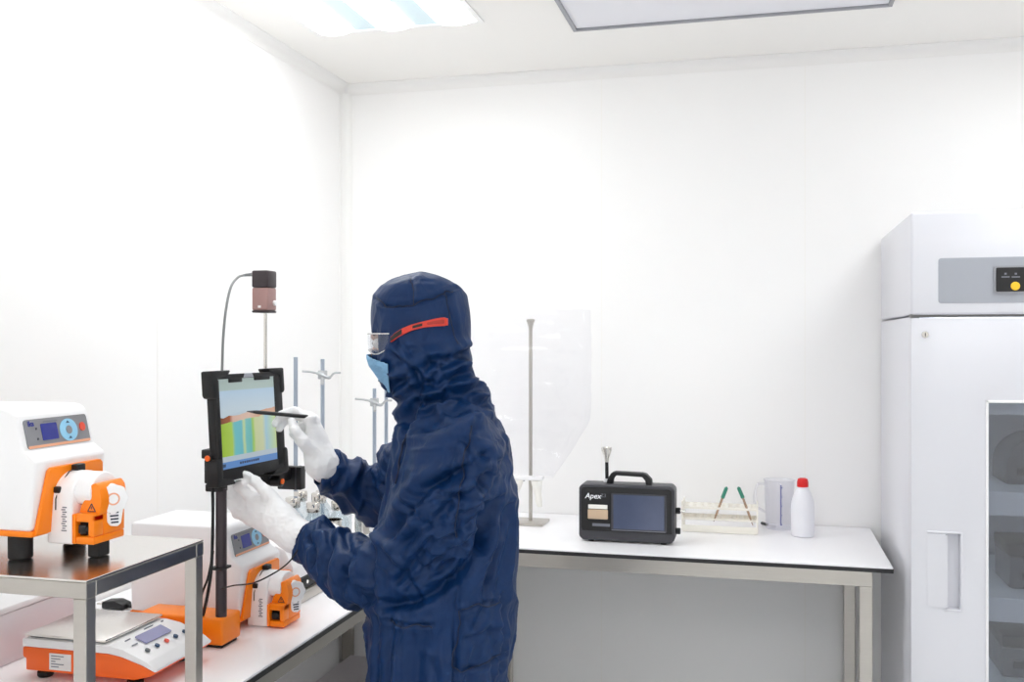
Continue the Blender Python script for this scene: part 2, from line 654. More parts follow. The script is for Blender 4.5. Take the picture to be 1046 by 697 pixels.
# ------------------------------------------------------------------ the left bench
t = lab_bench('lab_bench', 'white topped lab bench along the left wall with the pumps on it', -1.732, .95, -1.032, 3.882, 'x')
x0, x1, y0, y1 = -1.715, -1.062, .98, 3.86
b = B()
box(b, x0, y0, zr - .05, x1, y0 + .04, zr, .002)
box(b, x0, y1 - .04, zr - .05, x1, y1, zr, .002)
box(b, x0, y0 + .04, zr - .05, x0 + .04, y1 - .04, zr, .002)
box(b, x1 - .04, y0 + .04, zr - .05, x1, y1 - .04, zr, .002)
obj('frame_rail', b, 'frame_grey', t)
for lx in (x0, x1 - .04):
    for ly in (y0, 3.0, y1 - .04):
        b = B(); box(b, lx, ly, .012, lx + .04, ly + .04, zr - .0505, .002)
        lg = obj('leg', b, 'frame_grey', t)
        b = B(); lathe(b, [(.018, 0), (.018, .006), (.008, .01), (.008, .016)], (lx + .02, ly + .02, 0)); obj('foot', b, 'black_rubber', lg, True)
b = B(); box(b, x0 + .041, y0 + .041, .26, x1 - .041, y1 - .041, .28, .002); obj('lower_shelf', b, 'box_plastic', t)

# ------------------------------------------------------------------ the refrigerator
FX0, FX1, FY, FZ = .431, 1.151, 3.123, 1.984
t = thing('refrigerator', ((FX0 + FX1) / 2, 3.5, 0), 'tall white laboratory refrigerator with a glass window in its door', 'refrigerator')
FB = 3.872
DZ = 1.668      # top of the door
b = B()
box(b, FX0, FY + .03, .06, FX0 + .03, FB, DZ + .004, .004)
box(b, FX1 - .03, FY + .03, .06, FX1, FB, DZ + .004, .004)
box(b, FX0 + .03, FB - .03, .06, FX1 - .03, FB, DZ + .004)
box(b, FX0 + .03, FY + .03, .06, FX1 - .03, FB - .03, .14)
obj('cabinet_body', b, 'white_enamel', t, True)
b = B(); box(b, FX0, FY, DZ + .010, FX1, FB, FZ, .009, 3); obj('top_housing', b, 'white_enamel', t, True)
b = B(); box(b, FX0 + .002, FY + .012, DZ + .003, FX1 - .002, FY + .05, DZ + .011); obj('door_gap_seal', b, 'gasket', t)
b = B(); box(b, FX0 + .031, FY + .05, .141, FX1 - .031, FB - .031, DZ + .003)
for f in [f for f in b.faces if f.normal.y < -.9]:
    b.faces.remove(f)
obj('lining', b, 'fridge_inside', t)
b = B(); box(b, FX0 + .06, FY + .056, DZ - .03, FX1 - .06, FY + .075, DZ - .012, .003); obj('added_glow_strip', b, 'inner_fill_glow', t)  # added glowing strip, brightens the shelves behind the pane
b = B(); box(b, FX0 + .033, FY + .3, .2, FX0 + .045, FY + .32, DZ - .1, .003); obj('added_glow_strip', b, 'inner_fill_glow', t)  # second added strip, upright, brightens the inside from the left
for k, z in enumerate((1.38, 1.08, .764, .49)):
    b = B(); box(b, FX0 + .04, FY + .055, z, FX1 - .04, FB - .05, z + .072, .003); obj('shelf', b, 'shelf_pale', t)
# door with a real window opening and a recessed grip
wx0 = onY(1009, 410, FY).x
wz1 = onY(1009, 411, FY).z
wx1, wz0 = FX1 - (wx0 - FX0) * .55, .38
hx0, hx1 = onY(947, 545, FY).x, onY(981, 545, FY).x
hz1, hz0 = onY(960, 545, FY).z, onY(960, 622, FY).z


def slab_with_holes(bm, x0, z0, x1, z1, holes, ya, yb):
    """a front plate made of grid cells, leaving out the rectangular holes"""
    xs = sorted({x0, x1, *[h[0] for h in holes], *[h[2] for h in holes]})
    zs = sorted({z0, z1, *[h[1] for h in holes], *[h[3] for h in holes]})

    def solid(i, j):
        if i < 0 or j < 0 or i >= len(xs) - 1 or j >= len(zs) - 1:
            return False
        cx, cz = (xs[i] + xs[i + 1]) / 2, (zs[j] + zs[j + 1]) / 2
        return not any(h[0] < cx < h[2] and h[1] < cz < h[3] for h in holes)
    tb = bmesh.new()
    V = {}

    def v(i, j, y):
        if (i, j, y) not in V:
            V[(i, j, y)] = tb.verts.new((xs[i], y, zs[j]))
        return V[(i, j, y)]
    for i in range(len(xs) - 1):
        for j in range(len(zs) - 1):
            if not solid(i, j):
                continue
            tb.faces.new([v(i, j, ya), v(i + 1, j, ya), v(i + 1, j + 1, ya), v(i, j + 1, ya)])
            tb.faces.new([v(i, j, yb), v(i, j + 1, yb), v(i + 1, j + 1, yb), v(i + 1, j, yb)])
            for (di, dj, e) in ((-1, 0, ((i, j), (i, j + 1))), (1, 0, ((i + 1, j), (i + 1, j + 1))),
                                (0, -1, ((i, j), (i + 1, j))), (0, 1, ((i, j + 1), (i + 1, j + 1)))):
                if not solid(i + di, j + dj):
                    (a0, a1), (c0, c1) = e
                    tb.faces.new([v(a0, a1, ya), v(c0, c1, ya), v(c0, c1, yb), v(a0, a1, yb)])
    bmesh.ops.recalc_face_normals(tb, faces=tb.faces)
    ed = [e for e in tb.edges if len(e.link_faces) == 2 and abs(e.link_faces[0].normal.dot(e.link_faces[1].normal)) < .5]
    bmesh.ops.bevel(tb, geom=ed, offset=.004, segments=2, affect='EDGES', profile=.5)
    join(bm, tb)


b = B()
slab_with_holes(b, FX0 + .001, .12, FX1 - .001, DZ, [(wx0, wz0, wx1, wz1), (hx0 + .052, hz0, hx1, hz1)], FY, FY + .045)
door = obj('door', b, 'white_enamel', t, True)
b = B()
box(b, hx0 + .05, FY + .026, hz0 - .004, hx1 + .002, FY + .044, hz1 + .004)
tb = B()
prism(b, [(hx0, FY - .0012), (hx0 + .056, FY - .004), (hx0 + .056, FY + .016), (hx0 + .05, FY + .016), (hx0 + .05, FY + .001), (hx0, FY + .001)], hz0 + .004, hz1 - .004, 'Z')
tb.free()
gh = obj('handle', b, 'white_enamel', door)
b = B()
n = 5
for q in ((hx0, hz1, hx1 + .006, hz1 + .006), (hx1, hz0 - .004, hx1 + .006, hz1 + .002), (hx0 + .045, hz0 - .006, hx1 + .006, hz0)):
    box(b, q[0], FY - .003, q[1], q[2], FY + .004, q[3], .002, 2)
obj('grip_rim', b, 'white_enamel', door, True)
b = B(); box(b, wx0 - .003, FY + .006, wz0 - .003, wx1 + .003, FY + .012, wz1 + .003); obj('window_pane', b, 'glass_smoked', door)
b = B()
for q in ((wx0 - .006, wz0 - .006, wx0 + .002, wz1 + .006), (wx1 - .002, wz0 - .006, wx1 + .006, wz1 + .006),
          (wx0 - .006, wz1 - .002, wx1 + .006, wz1 + .006), (wx0 - .006, wz0 - .006, wx1 + .006, wz0 + .002)):
    box(b, q[0], FY - .004, q[1], q[2], FY + .006, q[3], .002)
obj('window_rim', b, 'white_plastic', door)
lk = onY(945, 342, FY)
b = B(); lathe(b, [(0, -.004), (.009, -.004), (.010, -.002), (.010, .002)], (lk.x, FY, lk.z), 'Y', 24)
lo = obj('lock', b, 'chrome', door, True)
b = B(); box(b, lk.x - .001, FY - .0048, lk.z - .005, lk.x + .001, FY - .0038, lk.z + .005); obj('keyhole', b, 'black_plastic', lo)
p0, p1 = onY(958.5, 310, FY), onY(958.5, 264, FY)
b = B(); prism(b, rrect(p0.x, p0.z, FX1 - (p0.x - FX0), p1.z, .008), FY - .0015, FY + .004, 'Y')
pan = obj('control_fascia', b, 'grey_panel', t)
q0, q1 = onY(1015, 300, FY), onY(1015, 272, FY)
b = B(); prism(b, rrect(q0.x, q0.z, q0.x + .24, q1.z, .007), FY - .006, FY - .001, 'Y'); bz = obj('display_bezel', b, 'frame_aluminium', pan)
b = B(); prism(b, rrect(q0.x + .005, q0.z + .005, q0.x + .235, q1.z - .005, .004), FY - .0075, FY - .005, 'Y'); obj('display_panel', b, 'black_plastic', pan)
c = onY(1036.5, 292.5, FY)
b = B(); lathe(b, [(0, -.0105), (.011, -.0105), (.0125, -.009), (.0125, -.006)], (c.x, FY, c.z), 'Y', 24); obj('button', b, 'yellow_button', pan, True)
b = B()
for px in (1026.5, 1037):
    c = onY(px, 283, FY)
    box(b, c.x - .011, FY - .0080, c.z - .0025, c.x + .011, FY - .0074, c.z + .0015)
    box(b, c.x - .003, FY - .0080, c.z + .006, c.x + .003, FY - .0074, c.z + .0115)
obj('indicator_marks', b, 'ink_pale', pan)
for lx in (FX0 + .06, FX1 - .06):
    for ly in (FY + .09, FB - .08):
        b = B(); lathe(b, [(.025, 0), (.025, .02), (.014, .025), (.014, .062)], (lx, ly, 0)); obj('foot', b, 'black_rubber', t, True)
# stored gear seen through the pane
for (x0, x1, z, h, y, lab, nm) in ((.74, .96, 1.1525, .15, 3.34, 'round topped dark case on the highest visible refrigerator shelf', 'round'),
                                   (.74, .93, .8365, .14, 3.30, 'dark case on the middle refrigerator shelf behind the glass', 'box'),
                                   (.72, .88, .5625, .13, 3.30, 'dark case low in the refrigerator behind the glass', 'box'),
                                   (.95, 1.06, .5625, .16, 3.36, 'tall dark case low in the refrigerator, right side', 'box')):
    tt = thing('storage_case', ((x0 + x1) / 2, y + .1, z), lab, 'case', 'cases in the refrigerator')
    b = B()
    if nm == 'round':
        n = 14
        pts = [(x0, z), (x1, z)] + [((x0 + x1) / 2 + (x1 - x0) / 2 * math.cos(math.pi * k / n), z + .05 + h * .7 * math.sin(math.pi * k / n)) for k in range(n + 1)]
        prism(b, pts, y, y + .2, 'Y', .004)
    else:
        box(b, x0, y, z, x1, y + .2, z + h * .7, .008)
    obj('case_body', b, 'case_grey', tt, True)
    b = B(); box(b, x0 + .03, y - .006, z + .03, x1 - .03, y + .001, z + .055, .003); obj('latch', b, 'black_plastic', tt)
    if nm != 'round':
        b = B(); box(b, x0 - .003, y - .003, z + h * .7, x1 + .003, y + .203, z + h, .008); obj('lid', b, 'black_plastic', tt, True)

# ------------------------------------------------------------------ steel riser table on the bench
RZ = 1.205
RX, RY0, RY1 = -1.077, 1.388, 1.738
t = thing('steel_riser', (-1.4, 1.56, TZ), 'low brushed steel riser table on the left bench carrying a pump', 'riser table')
b = B(); box(b, -1.72, RY0, RZ - .004, RX, RY1, RZ, .0012, 1); obj('top_sheet', b, 'steel_sheet', t)
b = B()
box(b, -1.72, RY0, RZ - .031, RX, RY0 + .025, RZ - .0045, .0012, 1)
box(b, -1.72, RY1 - .025, RZ - .031, RX, RY1, RZ - .0045, .0012, 1)
box(b, RX - .025, RY0 + .025, RZ - .031, RX, RY1 - .025, RZ - .0045, .0012, 1)
box(b, -1.72, RY0 + .025, RZ - .031, -1.695, RY1 - .025, RZ - .0045, .0012, 1)
obj('frame_rail', b, 'steel', t)
for lx in (-1.72, RX - .026):
    for ly in (RY0 + .001, RY1 - .026):
        b = B(); box(b, lx, ly, TZ + .001, lx + .025, ly + .025, RZ - .0315, .0012, 1); obj('leg', b, 'steel', t)


# ------------------------------------------------------------------ peristaltic pumps (front looks along +X)
def make_pump(label):
    t = thing('peristaltic_pump', (0, 0, 0), label, 'pump', 'white and orange peristaltic pumps')
    k = dict(world=False)
    W = .097
    zb = .044
    b = B()
    prism(b, [(-.285, zb + .01), (.012, zb + .01), (.022, .178), (-.004, .197), (-.017, .252), (-.022, .262), (-.034, .271), (-.05, .273), (-.285, .273)], -W, W, 'Y', .006, 3)
    body = obj('housing', b, 'white_plastic', t, True, **k)
    b = B(); box(b, -.287, -W - .001, zb, .016, W + .001, zb + .0105, .003); obj('base_tray', b, 'orange_plastic', t, True, **k)
    # orange apron on the front
    tb = bmesh.new()
    prism(tb, [(-.092, zb + .003), (.092, zb + .003), (.078, .160), (.07, .166), (-.062, .166), (-.07, .160)], 0, .008, 'X', .0015)
    tb.transform(Matrix.Translation((.0125, 0, 0)) @ Matrix.Shear('XY', 4, (0, 0)))
    for v in tb.verts:
        v.co.x += (v.co.z - zb) * .082
    obj('front_apron', tb, 'orange_plastic', t, True, **k)
    # sloped fascia with display and keys
    M = Matrix.Translation((-.0105, 0, .225)) @ Matrix.Rotation(math.atan2(.013, .055), 4, 'Y').inverted()

    def fas(pts, lo, hi, name, m, par, bev=0.0):
        tb = bmesh.new()
        prism(tb, pts, lo, hi, 'X', bev)
        tb.transform(M)
        return obj(name, tb, m, par, **k)
    fa = fas(rrect(-.084, -.027, .084, .027, .006), .0003, .0022, 'control_fascia', 'panel_grey', t)
    fas(rrect(-.083, -.0265, .083, -.0215, .002), .0022, .0026, 'trim_line', 'salmon', fa)
    fas(rrect(-.044, -.014, -.002, .017, .002), .002, .003, 'display', 'display_blue', fa)
    fas([(.028 + .024 * math.cos(a), .024 * .9 * math.sin(a)) for a in [2 * math.pi * j / 28 for j in range(28)]], .002, .0032, 'key_ring', 'key_blue', fa)
    fas([(.028 + .008 * math.cos(a), .008 * math.sin(a)) for a in [2 * math.pi * j / 20 for j in range(20)]], .003, .004, 'key', 'panel_grey', fa)
    for dy, dz in ((0, .015), (0, -.015)):
        fas([(.028 + dy - .005, dz - .0018), (.028 + dy + .005, dz - .0018), (.028 + dy, dz + .0028)], .003, .0036, 'arrow_mark', 'key_navy', fa)
    fas([(.066 + .0075 * math.cos(a), .003 + .0085 * math.sin(a)) for a in [2 * math.pi * j / 20 for j in range(20)]], .002, .0045, 'stop_key', 'key_red', fa)
    for dz in (.009, -.01):
        fas(rrect(-.058, dz - .002, -.054, dz + .002, .001), .002, .0028, 'lamp_dot', 'ink', fa)
    tx = text_bm('ika', .014, M @ Matrix.Translation((.0023, -.075, .0145)) @ FACE_PLUS_X, .0003, .0004)
    obj('lettering', tx, 'display_blue', fa, **k)
    b = fas(rrect(-.035, .0195, .002, .0215, .0005), .0021, .0026, 'caption_line', 'ink_pale', fa)
    # pump head
    n = 16
    hy, hz, hr = -.008, .112, .043
    dome = [(hy - hr - .004, .026), (hy + hr, .026)] + [(hy + (hr + (.004 if a > math.pi / 2 else 0)) * math.cos(a), hz + hr * math.sin(a)) for a in [math.pi * j / n for j in range(n + 1)]]
    b = B(); prism(b, dome, .012, .066, 'X', .004, 3)
    prism(b, [(hy + (hr - .001) * math.cos(a), hz + (hr - .001) * math.sin(a)) for a in [math.pi * (.02 + .96 * j / n) for j in range(n + 1)]] + [(hy - .03, hz - .015)], .060, .098, 'X', .004, 3)
    head = obj('pump_head', b, 'white_plastic', t, True, **k)
    b = B()
    for j in range(11):
        z = .05 + j * .0042
        box(b, .043 + (.002 if j % 3 else 0), hy - hr - .0046, z, .054 - (.003 if j % 2 else 0), hy - hr - .0036, z + .0022)
    obj('side_print', b, 'ink_pale', head, **k)
    tb = B()
    tube(tb, [(.031, hy - hr - .0045, .088), (.032, hy - hr - .0055, .108), (.035, hy - hr + .006, .136), (.038, hy - .02, .1545), (.04, hy + .0, .1585)], .0011, 8)
    obj('seam_cord', tb, 'black_plastic', head, **k)
    b = B(); box(b, .026, hy - hr - .006, .118, .040, hy - hr + .014, .130, .003)
    obj('latch', b, 'black_plastic', head, True, **k)
    b = B(); box(b, .030, hy - .006, .150, .046, hy + .016, .166, .003)
    obj('latch', b, 'black_plastic', head, True, **k)
    # orange occlusion bed with its tube slot open on the -Y side
    y0, y1 = hy - hr - .006, hy + hr - .004
    b = B()
    box(b, .066, y0, .028, .074, y1, .082, .002)
    box(b, .074, y0, .028, .112, y1, .042, .003)
    box(b, .074, y0 + .028, .042, .112, y1, .082, .002)
    box(b, .100, y0, .042, .112, y0 + .028, .082, .003)
    box(b, .074, y0, .068, .112, y0 + .028, .084, .003)
    prism(b, [(.070, .080), (.114, .080), (.118, .105), (.114, .128), (.106, .138), (.096, .134), (.086, .112), (.076, .098)], hy - .036, y1, 'Y', .003, 2)
    bed = obj('tube_bed', b, 'orange_plastic', head, True, **k)
    b = B(); box(b, .0745, y0 + .012, .0425, .0995, y0 + .0275, .0675, .001)
    box(b, .078, y0 + .002, .047, .094, y0 + .014, .063, .002); cyl(b, (.094, y0 + .008, .055), (.0998, y0 + .008, .055), .006, n=16)
    obj('tube_clamp', b, 'black_plastic', bed if False else head, True, **k)
    # warning triangle on the bed
    b = B()
    yy = hy - .0372
    tri = [(.090, .086), (.106, .086), (.098, .100)]
    for a, c in zip(tri, tri[1:] + tri[:1]):
        cyl(b, (a[0], yy + .0008, a[1]), (c[0], yy + .0008, c[1]), .0008, n=6)
    box(b, .0973, yy, .090, .0987, yy + .001, .095)
    obj('warning_mark', b, 'ink', head, **k)
    # white dial with its pointed lever
    Mk = Matrix.Translation((.111, hy + .002, .105)) @ Matrix.Rotation(math.radians(-40), 4, 'Z')
    tb = B()
    nn = 64
    rad = [(.0265 + .0012 * math.cos(8 * 2 * math.pi * j / nn)) for j in range(nn)]
    prism(tb, [(rad[j] * math.cos(2 * math.pi * j / nn), rad[j] * math.sin(2 * math.pi * j / nn)) for j in range(nn)], 0, .014, 'X', .002)
    prism(tb, [(-.016, -.008), (.020, -.012), (.015, -.046), (.009, -.052), (-.004, -.050), (-.010, -.042)], 0, .010, 'X', .002)
    tb.transform(Mk)
    dial = obj('dial', tb, 'white_plastic', head, True, **k)
    tb = B()
    prism(tb, [((.0115) * math.cos(2 * math.pi * j / 32), (.0115) * math.sin(2 * math.pi * j / 32)) for j in range(32)], .014, .0146, 'X')
    tb.transform(Mk)
    obj('dial_ring', tb, 'salmon', dial, **k)
    tb = B()
    prism(tb, [((.0085) * math.cos(2 * math.pi * j / 32), (.0085) * math.sin(2 * math.pi * j / 32)) for j in range(32)], .0145, .0151, 'X')
    tb.transform(Mk)
    obj('dial_cap', tb, 'white_plastic', dial, **k)
    tb = B()
    for j in range(4):
        prism(tb, rrect(-.006 + .001 * j, -.027 - .006 * j, .010, -.024 - .006 * j, .0008), .010, .0106, 'X')
    tb.transform(Mk)
    obj('lever_print', tb, 'ink', dial, **k)
    for fx, fy in ((-.03, -.072), (-.03, .072), (-.25, -.072), (-.25, .072)):
        b = B(); lathe(b, [(.0, 0), (.018, 0), (.021, .003), (.021, zb + .002)], (fx, fy, 0)); obj('foot', b, 'black_rubber', t, True, **k)
    b = B(); box(b, .080, hy - .025, 0, .104, hy + .008, .0275, .003); obj('support_foot', b, 'black_rubber', t, **k)
    return t


pump = make_pump('white and orange pump standing on the steel riser table')
pump.location = (-1.272, 1.572, RZ + .0005)
pump2 = copy_tree(pump)
tag(pump2, 'white and orange pump on the bench behind the tablet pole')
for ch in list(pump2.children):
    if ch.name.startswith('support_foot'):
        bpy.data.objects.remove(ch)
for ch in pump2.children:
    if ch.name.startswith('foot'):
        ch.scale.z = .46
        ch.location.z = .0245
pump2.location = (-1.234, 2.220, TZ - .0238)

# ------------------------------------------------------------------ laboratory balance
t = thing('laboratory_balance', (-1.34, 1.82, TZ), 'orange and white balance with a steel weighing plate behind the riser legs', 'balance')
bx0, bx1, by0, by1 = -1.49, -1.175, 1.722, 1.925
b = B()
prism(b, [(bx0 + .008, TZ + .016), (bx1 - .05, TZ + .016), (bx1 - .012, TZ + .026), (bx1 - .002, TZ + .034), (bx1 - .03, TZ + .046), (bx1 - .08, TZ + .060), (bx1 - .11, TZ + .064), (bx0, TZ + .064), (bx0, TZ + .044), (bx0 + .008, TZ + .040)], by0, by1, 'Y', .003, 2)
base = obj('lower_housing', b, 'orange_deep', t, True)
b = B()
prism(b, [(bx0, TZ + .0645), (bx1 - .11, TZ + .0645), (bx1 - .08, TZ + .0605), (bx1 - .03, TZ + .0465), (bx1, TZ + .0345), (bx1 + .002, TZ + .041), (bx1 - .02, TZ + .055), (bx1 - .075, TZ + .076), (bx1 - .11, TZ + .0815), (bx0, TZ + .0815)], by0 - .001, by1 + .001, 'Y', .003, 2)
top = obj('top_cover', b, 'white_plastic', t, True)
b = B(); box(b, bx0 + .001, by0 + .004, TZ + .0845, bx1 - .118, by1 - .002, TZ + .0915, .003); obj('weighing_plate', b, 'steel_sheet', t, True)
b = B(); box(b, bx0 + .01, by0 + .012, TZ + .0812, bx1 - .126, by1 - .010, TZ + .0848); obj('plate_carrier', b, 'dark_steel', t)
sl = math.atan2(.0815 - .055, .09)
M = Matrix.Translation((bx1 - .066, (by0 + by1) / 2, TZ + .0743)) @ Matrix.Rotation(math.atan2(.021, .055), 4, 'Y')


def keypad(pts, lo, hi, name, m, par):
    tb = bmesh.new()
    prism(tb, pts, lo, hi, 'Z')
    tb.transform(M)
    return obj(name, tb, m, par)


keypad(rrect(-.024, -.045, .006, .045, .002), .0, .0026, 'display', 'display_lilac', top)
for j, m_ in enumerate(('key_grey', 'key_navy', 'key_red', 'key_navy', 'key_navy')):
    yy = -.066 + j * .033
    keypad([(.0245 + .0055 * math.cos(a), yy + .0045 * math.sin(a)) for a in [2 * math.pi * q / 18 for q in range(18)]], .0, .0036, 'key', m_, top)
for a0, c0, a1, c1 in ((-.026, -.075, -.0245, -.058), (-.006, -.078, -.0045, -.06), (-.034, .0, -.0325, .03), (-.034, .06, -.031, .066)):
    keypad([(a0, c0), (a1, c0), (a1, c1), (a0, c1)], 0, .0022, 'caption_line', 'ink_pale', top)
lx = onY(60, 680, by0).x
b = B(); box(b, lx - .022, by0 - .0012, TZ + .022, lx + .03, by0 + .001, TZ + .056)
lb = obj('data_plate', b, 'label_white', base)
b = B()
for j, wd in enumerate((.03, .022, .01, .03, .018)):
    box(b, lx - .017, by0 - .0018, TZ + .050 - j * .0055, lx - .017 + wd, by0 - .001, TZ + .0518 - j * .0055)
obj('data_print', b, 'ink_pale', lb)
for fx in (bx0 + .04, bx1 - .06):
    for fy in (by0 + .02, by1 - .02):
        b = B(); lathe(b, [(0, 0), (.014, 0), (.016, .003), (.016, .0105), (.008, .011), (.008, .018)], (fx, fy, TZ + .0003)); obj('foot', b, 'black_rubber', t, True)

# ------------------------------------------------------------------ white box, socket plug, white instrument
t = thing('plastic_box', (-1.65, 1.88, TZ), 'low plain white box against the left wall beside the balance', 'box')
b = B(); box(b, -1.73, 1.748, TZ + .0005, -1.577, 2.02, TZ + .112, .004); obj('box_body', b, 'box_plastic', t, True)
b = B(); box(b, -1.732, 1.746, TZ + .1125, -1.575, 2.022, TZ + .127, .004); obj('lid', b, 'white_plastic', t, True)

p = onZ(120, 614, TZ + .02)
t = thing('power_plug', (p.x, p.y, TZ), 'black power plug with its cord lying on the bench near the wall', 'plug')
b = B()
prism(b, [(p.x - .035, TZ + .001), (p.x + .03, TZ + .001), (p.x + .03, TZ + .016), (p.x + .005, TZ + .024), (p.x - .035, TZ + .020)], p.y - .02, p.y + .02, 'Y', .005)
obj('plug_body', b, 'black_plastic', t, True)
b = B(); tube(b, spline([(p.x + .028, p.y, TZ + .010), (p.x + .06, p.y - .01, TZ + .008), (p.x + .09, p.y - .07, TZ + .006), (p.x + .1, p.y - .16, TZ + .006), (p.x + .04, p.y - .24, TZ + .006)]), .005)
obj('cord', b, 'black_rubber', t, True)
b = B(); cyl(b, (p.x - .035, p.y - .009, TZ + .011), (p.x - .054, p.y - .009, TZ + .011), .0024); cyl(b, (p.x - .035, p.y + .009, TZ + .011), (p.x - .054, p.y + .009, TZ + .011), .0024)
obj('prong', b, 'chrome', t)

t = thing('bench_instrument', (-1.36, 2.6, TZ), 'white instrument with a black lower band behind the bench pump', 'instrument')
b = B(); prism(b, [(-1.56, TZ + .062), (-1.198, TZ + .062), (-1.20, TZ + .10), (-1.225, TZ + .146), (-1.25, TZ + .155), (-1.56, TZ + .155)], 2.365, 2.72, 'Y', .006, 2); obj('housing', b, 'white_plastic', t, True)
b = B(); box(b, -1.555, 2.37, TZ + .03, -1.195, 2.75, TZ + .0615, .003); obj('lower_band', b, 'black_plastic', t, True)
b = B(); box(b, -1.56, 2.362, TZ + .0005, -1.185, 2.76, TZ + .0295, .003); obj('base_tray', b, 'steel', t, True)
b = B(); box(b, -1.32, 2.356, TZ + .072, -1.205, 2.364, TZ + .095, .002); obj('orange_strip', b, 'orange_plastic', t)
b = B(); lathe(b, [(0, 0), (.005, 0), (.006, -.001), (.006, -.004)], (-1.1945, 2.44, TZ + .046), 'X', 14, M=None); obj('screw', b, 'chrome', t, True)
b = B(); tube(b, spline([(-1.19, 2.66, TZ + .012), (-1.15, 2.66, TZ + .007), (-1.12, 2.74, TZ + .006), (-1.055, 2.87, TZ + .006), (-1.05, 3.15, TZ + .006)]), .005)
obj('power_cord', b, 'cable_grey', t, True)

# ------------------------------------------------------------------ tablet stand
PX, PY = -1.199, 2.008
t = thing('tablet_stand', (PX, PY, TZ), 'black tablet pole on a heavy orange foot with a side arm', 'stand')
STAND = t
b = B(); box(b, -1.405, 1.988, TZ + .007, -1.184, 2.070, TZ + .070, .006, 3); obj('stand_foot', b, 'orange_plastic', t, True)
b = B(); box(b, -1.398, 1.995, TZ + .0005, -1.191, 2.063, TZ + .0075); obj('foot_pad', b, 'black_rubber', t)
b = B(); cyl(b, (PX, PY, TZ + .066), (PX, PY, 1.262), .0125, n=24); obj('pole', b, 'mauve_dark', t, True)
b = B(); box(b, PX - .034, PY - .013, 1.255, PX + .010, PY + .013, 1.2725, .003); box(b, -1.236, PY - .013, 1.273, -1.214, 2.33, 1.33, .004)
obj('clamp_bracket', b, 'black_plastic', t, True)
b = B(); box(b, -1.228, 2.330, 1.212, -1.160, 2.358, 1.272, .003); arm = obj('side_arm', b, 'black_plastic', t, True)
b = B(); box(b, -1.1765, 2.3285, 1.2115, -1.1735, 2.3595, 1.2725, .0005, 1); obj('arm_seam', b, 'charcoal_plastic', arm)
b = B(); box(b, -1.225, 2.205, 1.238, -1.188, 2.335, 1.268, .003); obj('link_block', b, 'black_plastic', t, True)
b = B(); cyl(b, (-1.190, 2.225, 1.250), (-1.158, 2.223, 1.250), .0135, n=20, bev=.002); kb = obj('clamp_knob', b, 'black_plastic', t, True)
b = B(); cyl(b, (-1.1585, 2.223, 1.250), (-1.1545, 2.2226, 1.250), .0068, n=18, bev=.001); obj('knob_cap', b, 'orange_deep', kb, True)
b = B(); cyl(b, (-1.205, 1.985, 1.336), (-1.205, 1.962, 1.336), .0085, n=8, bev=.002); kb = obj('clamp_knob', b, 'black_plastic', t, True)
b = B(); cyl(b, (-1.205, 1.9625, 1.336), (-1.205, 1.958, 1.336), .0066, n=18, bev=.001); obj('knob_cap', b, 'orange_deep', kb, True)
b = B(); box(b, -1.240, 1.990, 1.331, -1.217, 2.26, 1.352, .003); obj('cross_bar', b, 'black_plastic', t, True)
b = B(); cyl(b, (-1.240, 2.29, 1.297), (-1.240, 2.29, 1.672), .0045, n=14); obj('camera_rod', b, 'chrome', t, True)

# ------------------------------------------------------------------ rugged tablet, local frame: front +X, width Y
t = thing('tablet_computer', (0, 0, 0), 'rugged black tablet showing a coloured chart, held by the gloved left hand', 'tablet')
k = dict(world=False)
b = B()
box(b, -.026, -.136, -.120, -.002, .136, .120, .006, 3)
cs = obj('case', b, 'black_rubber', t, True, **k)
for sy in (-1, 1):
    for sz in (-1, 1):
        b = B()
        pts = [(sy * .147, sz * .131), (sy * .147, sz * .074), (sy * .140, sz * .068), (sy * .127, sz * .068), (sy * .127, sz * .112), (sy * .088, sz * .119), (sy * .076, sz * .131)]
        pts = [(a * 1.0, c) for a, c in pts]
        prism(b, pts, -.029, .004, 'X', .004, 2)
        obj('corner_bumper', b, 'black_rubber', cs, True, **k)
b = B()
for q in ((-.126, .111, .126, .122), (-.126, -.122, .126, -.094), (-.136, -.11, -.1225, .11), (.103, -.11, .136, .11)):
    box(b, -.004, q[0], q[1], .002, q[2], q[3], .0015)
box(b, -.001, -.085, .102, .0025, -.032, .114, .002)
box(b, -.001, .018, .104, .0025, .085, .114, .002)
obj('front_frame', b, 'black_rubber', cs, True, **k)
b = B(); prism(b, [(-.028, .112), (.014, .112), (.008, .122), (-.022, .122)], .0015, .003, 'X', .0005); obj('camera_window', b, 'grey_panel', cs, **k)
b = bmesh.new()
uvl = b.loops.layers.uv.new('UVMap')
vs = [b.verts.new((-.0005, y, z)) for y, z in ((-.1235, -.095), (.104, -.095), (.104, .112), (-.1235, .112))]
fc = b.faces.new(vs)
for lp, uv in zip(fc.loops, ((0, 0), (1, 0), (1, 1), (0, 1))):
    lp[uvl].uv = uv
geo = bmesh.ops.extrude_face_region(b, geom=[fc])
bmesh.ops.translate(b, vec=(-.004, 0, 0), verts=[v for v in geo['geom'] if isinstance(v, bmesh.types.BMVert)])
scr = obj('screen', b, 'tablet_picture', t, **k)
b = B()
for j in range(9):
    box(b, -.0006, -.055 + j * .009, -.088, .0002, -.0495 + j * .009, -.083)
obj('task_bar', b, 'ink', scr, **k)
b = B(); box(b, -.0006, -.120, -.089, .0002, -.110, -.082); obj('start_key', b, 'key_navy', scr, **k)
t.location = (-1.175, 2.104, 1.402)
t.rotation_euler = (0, math.radians(-3.5), math.radians(-4.55))
TAB = t

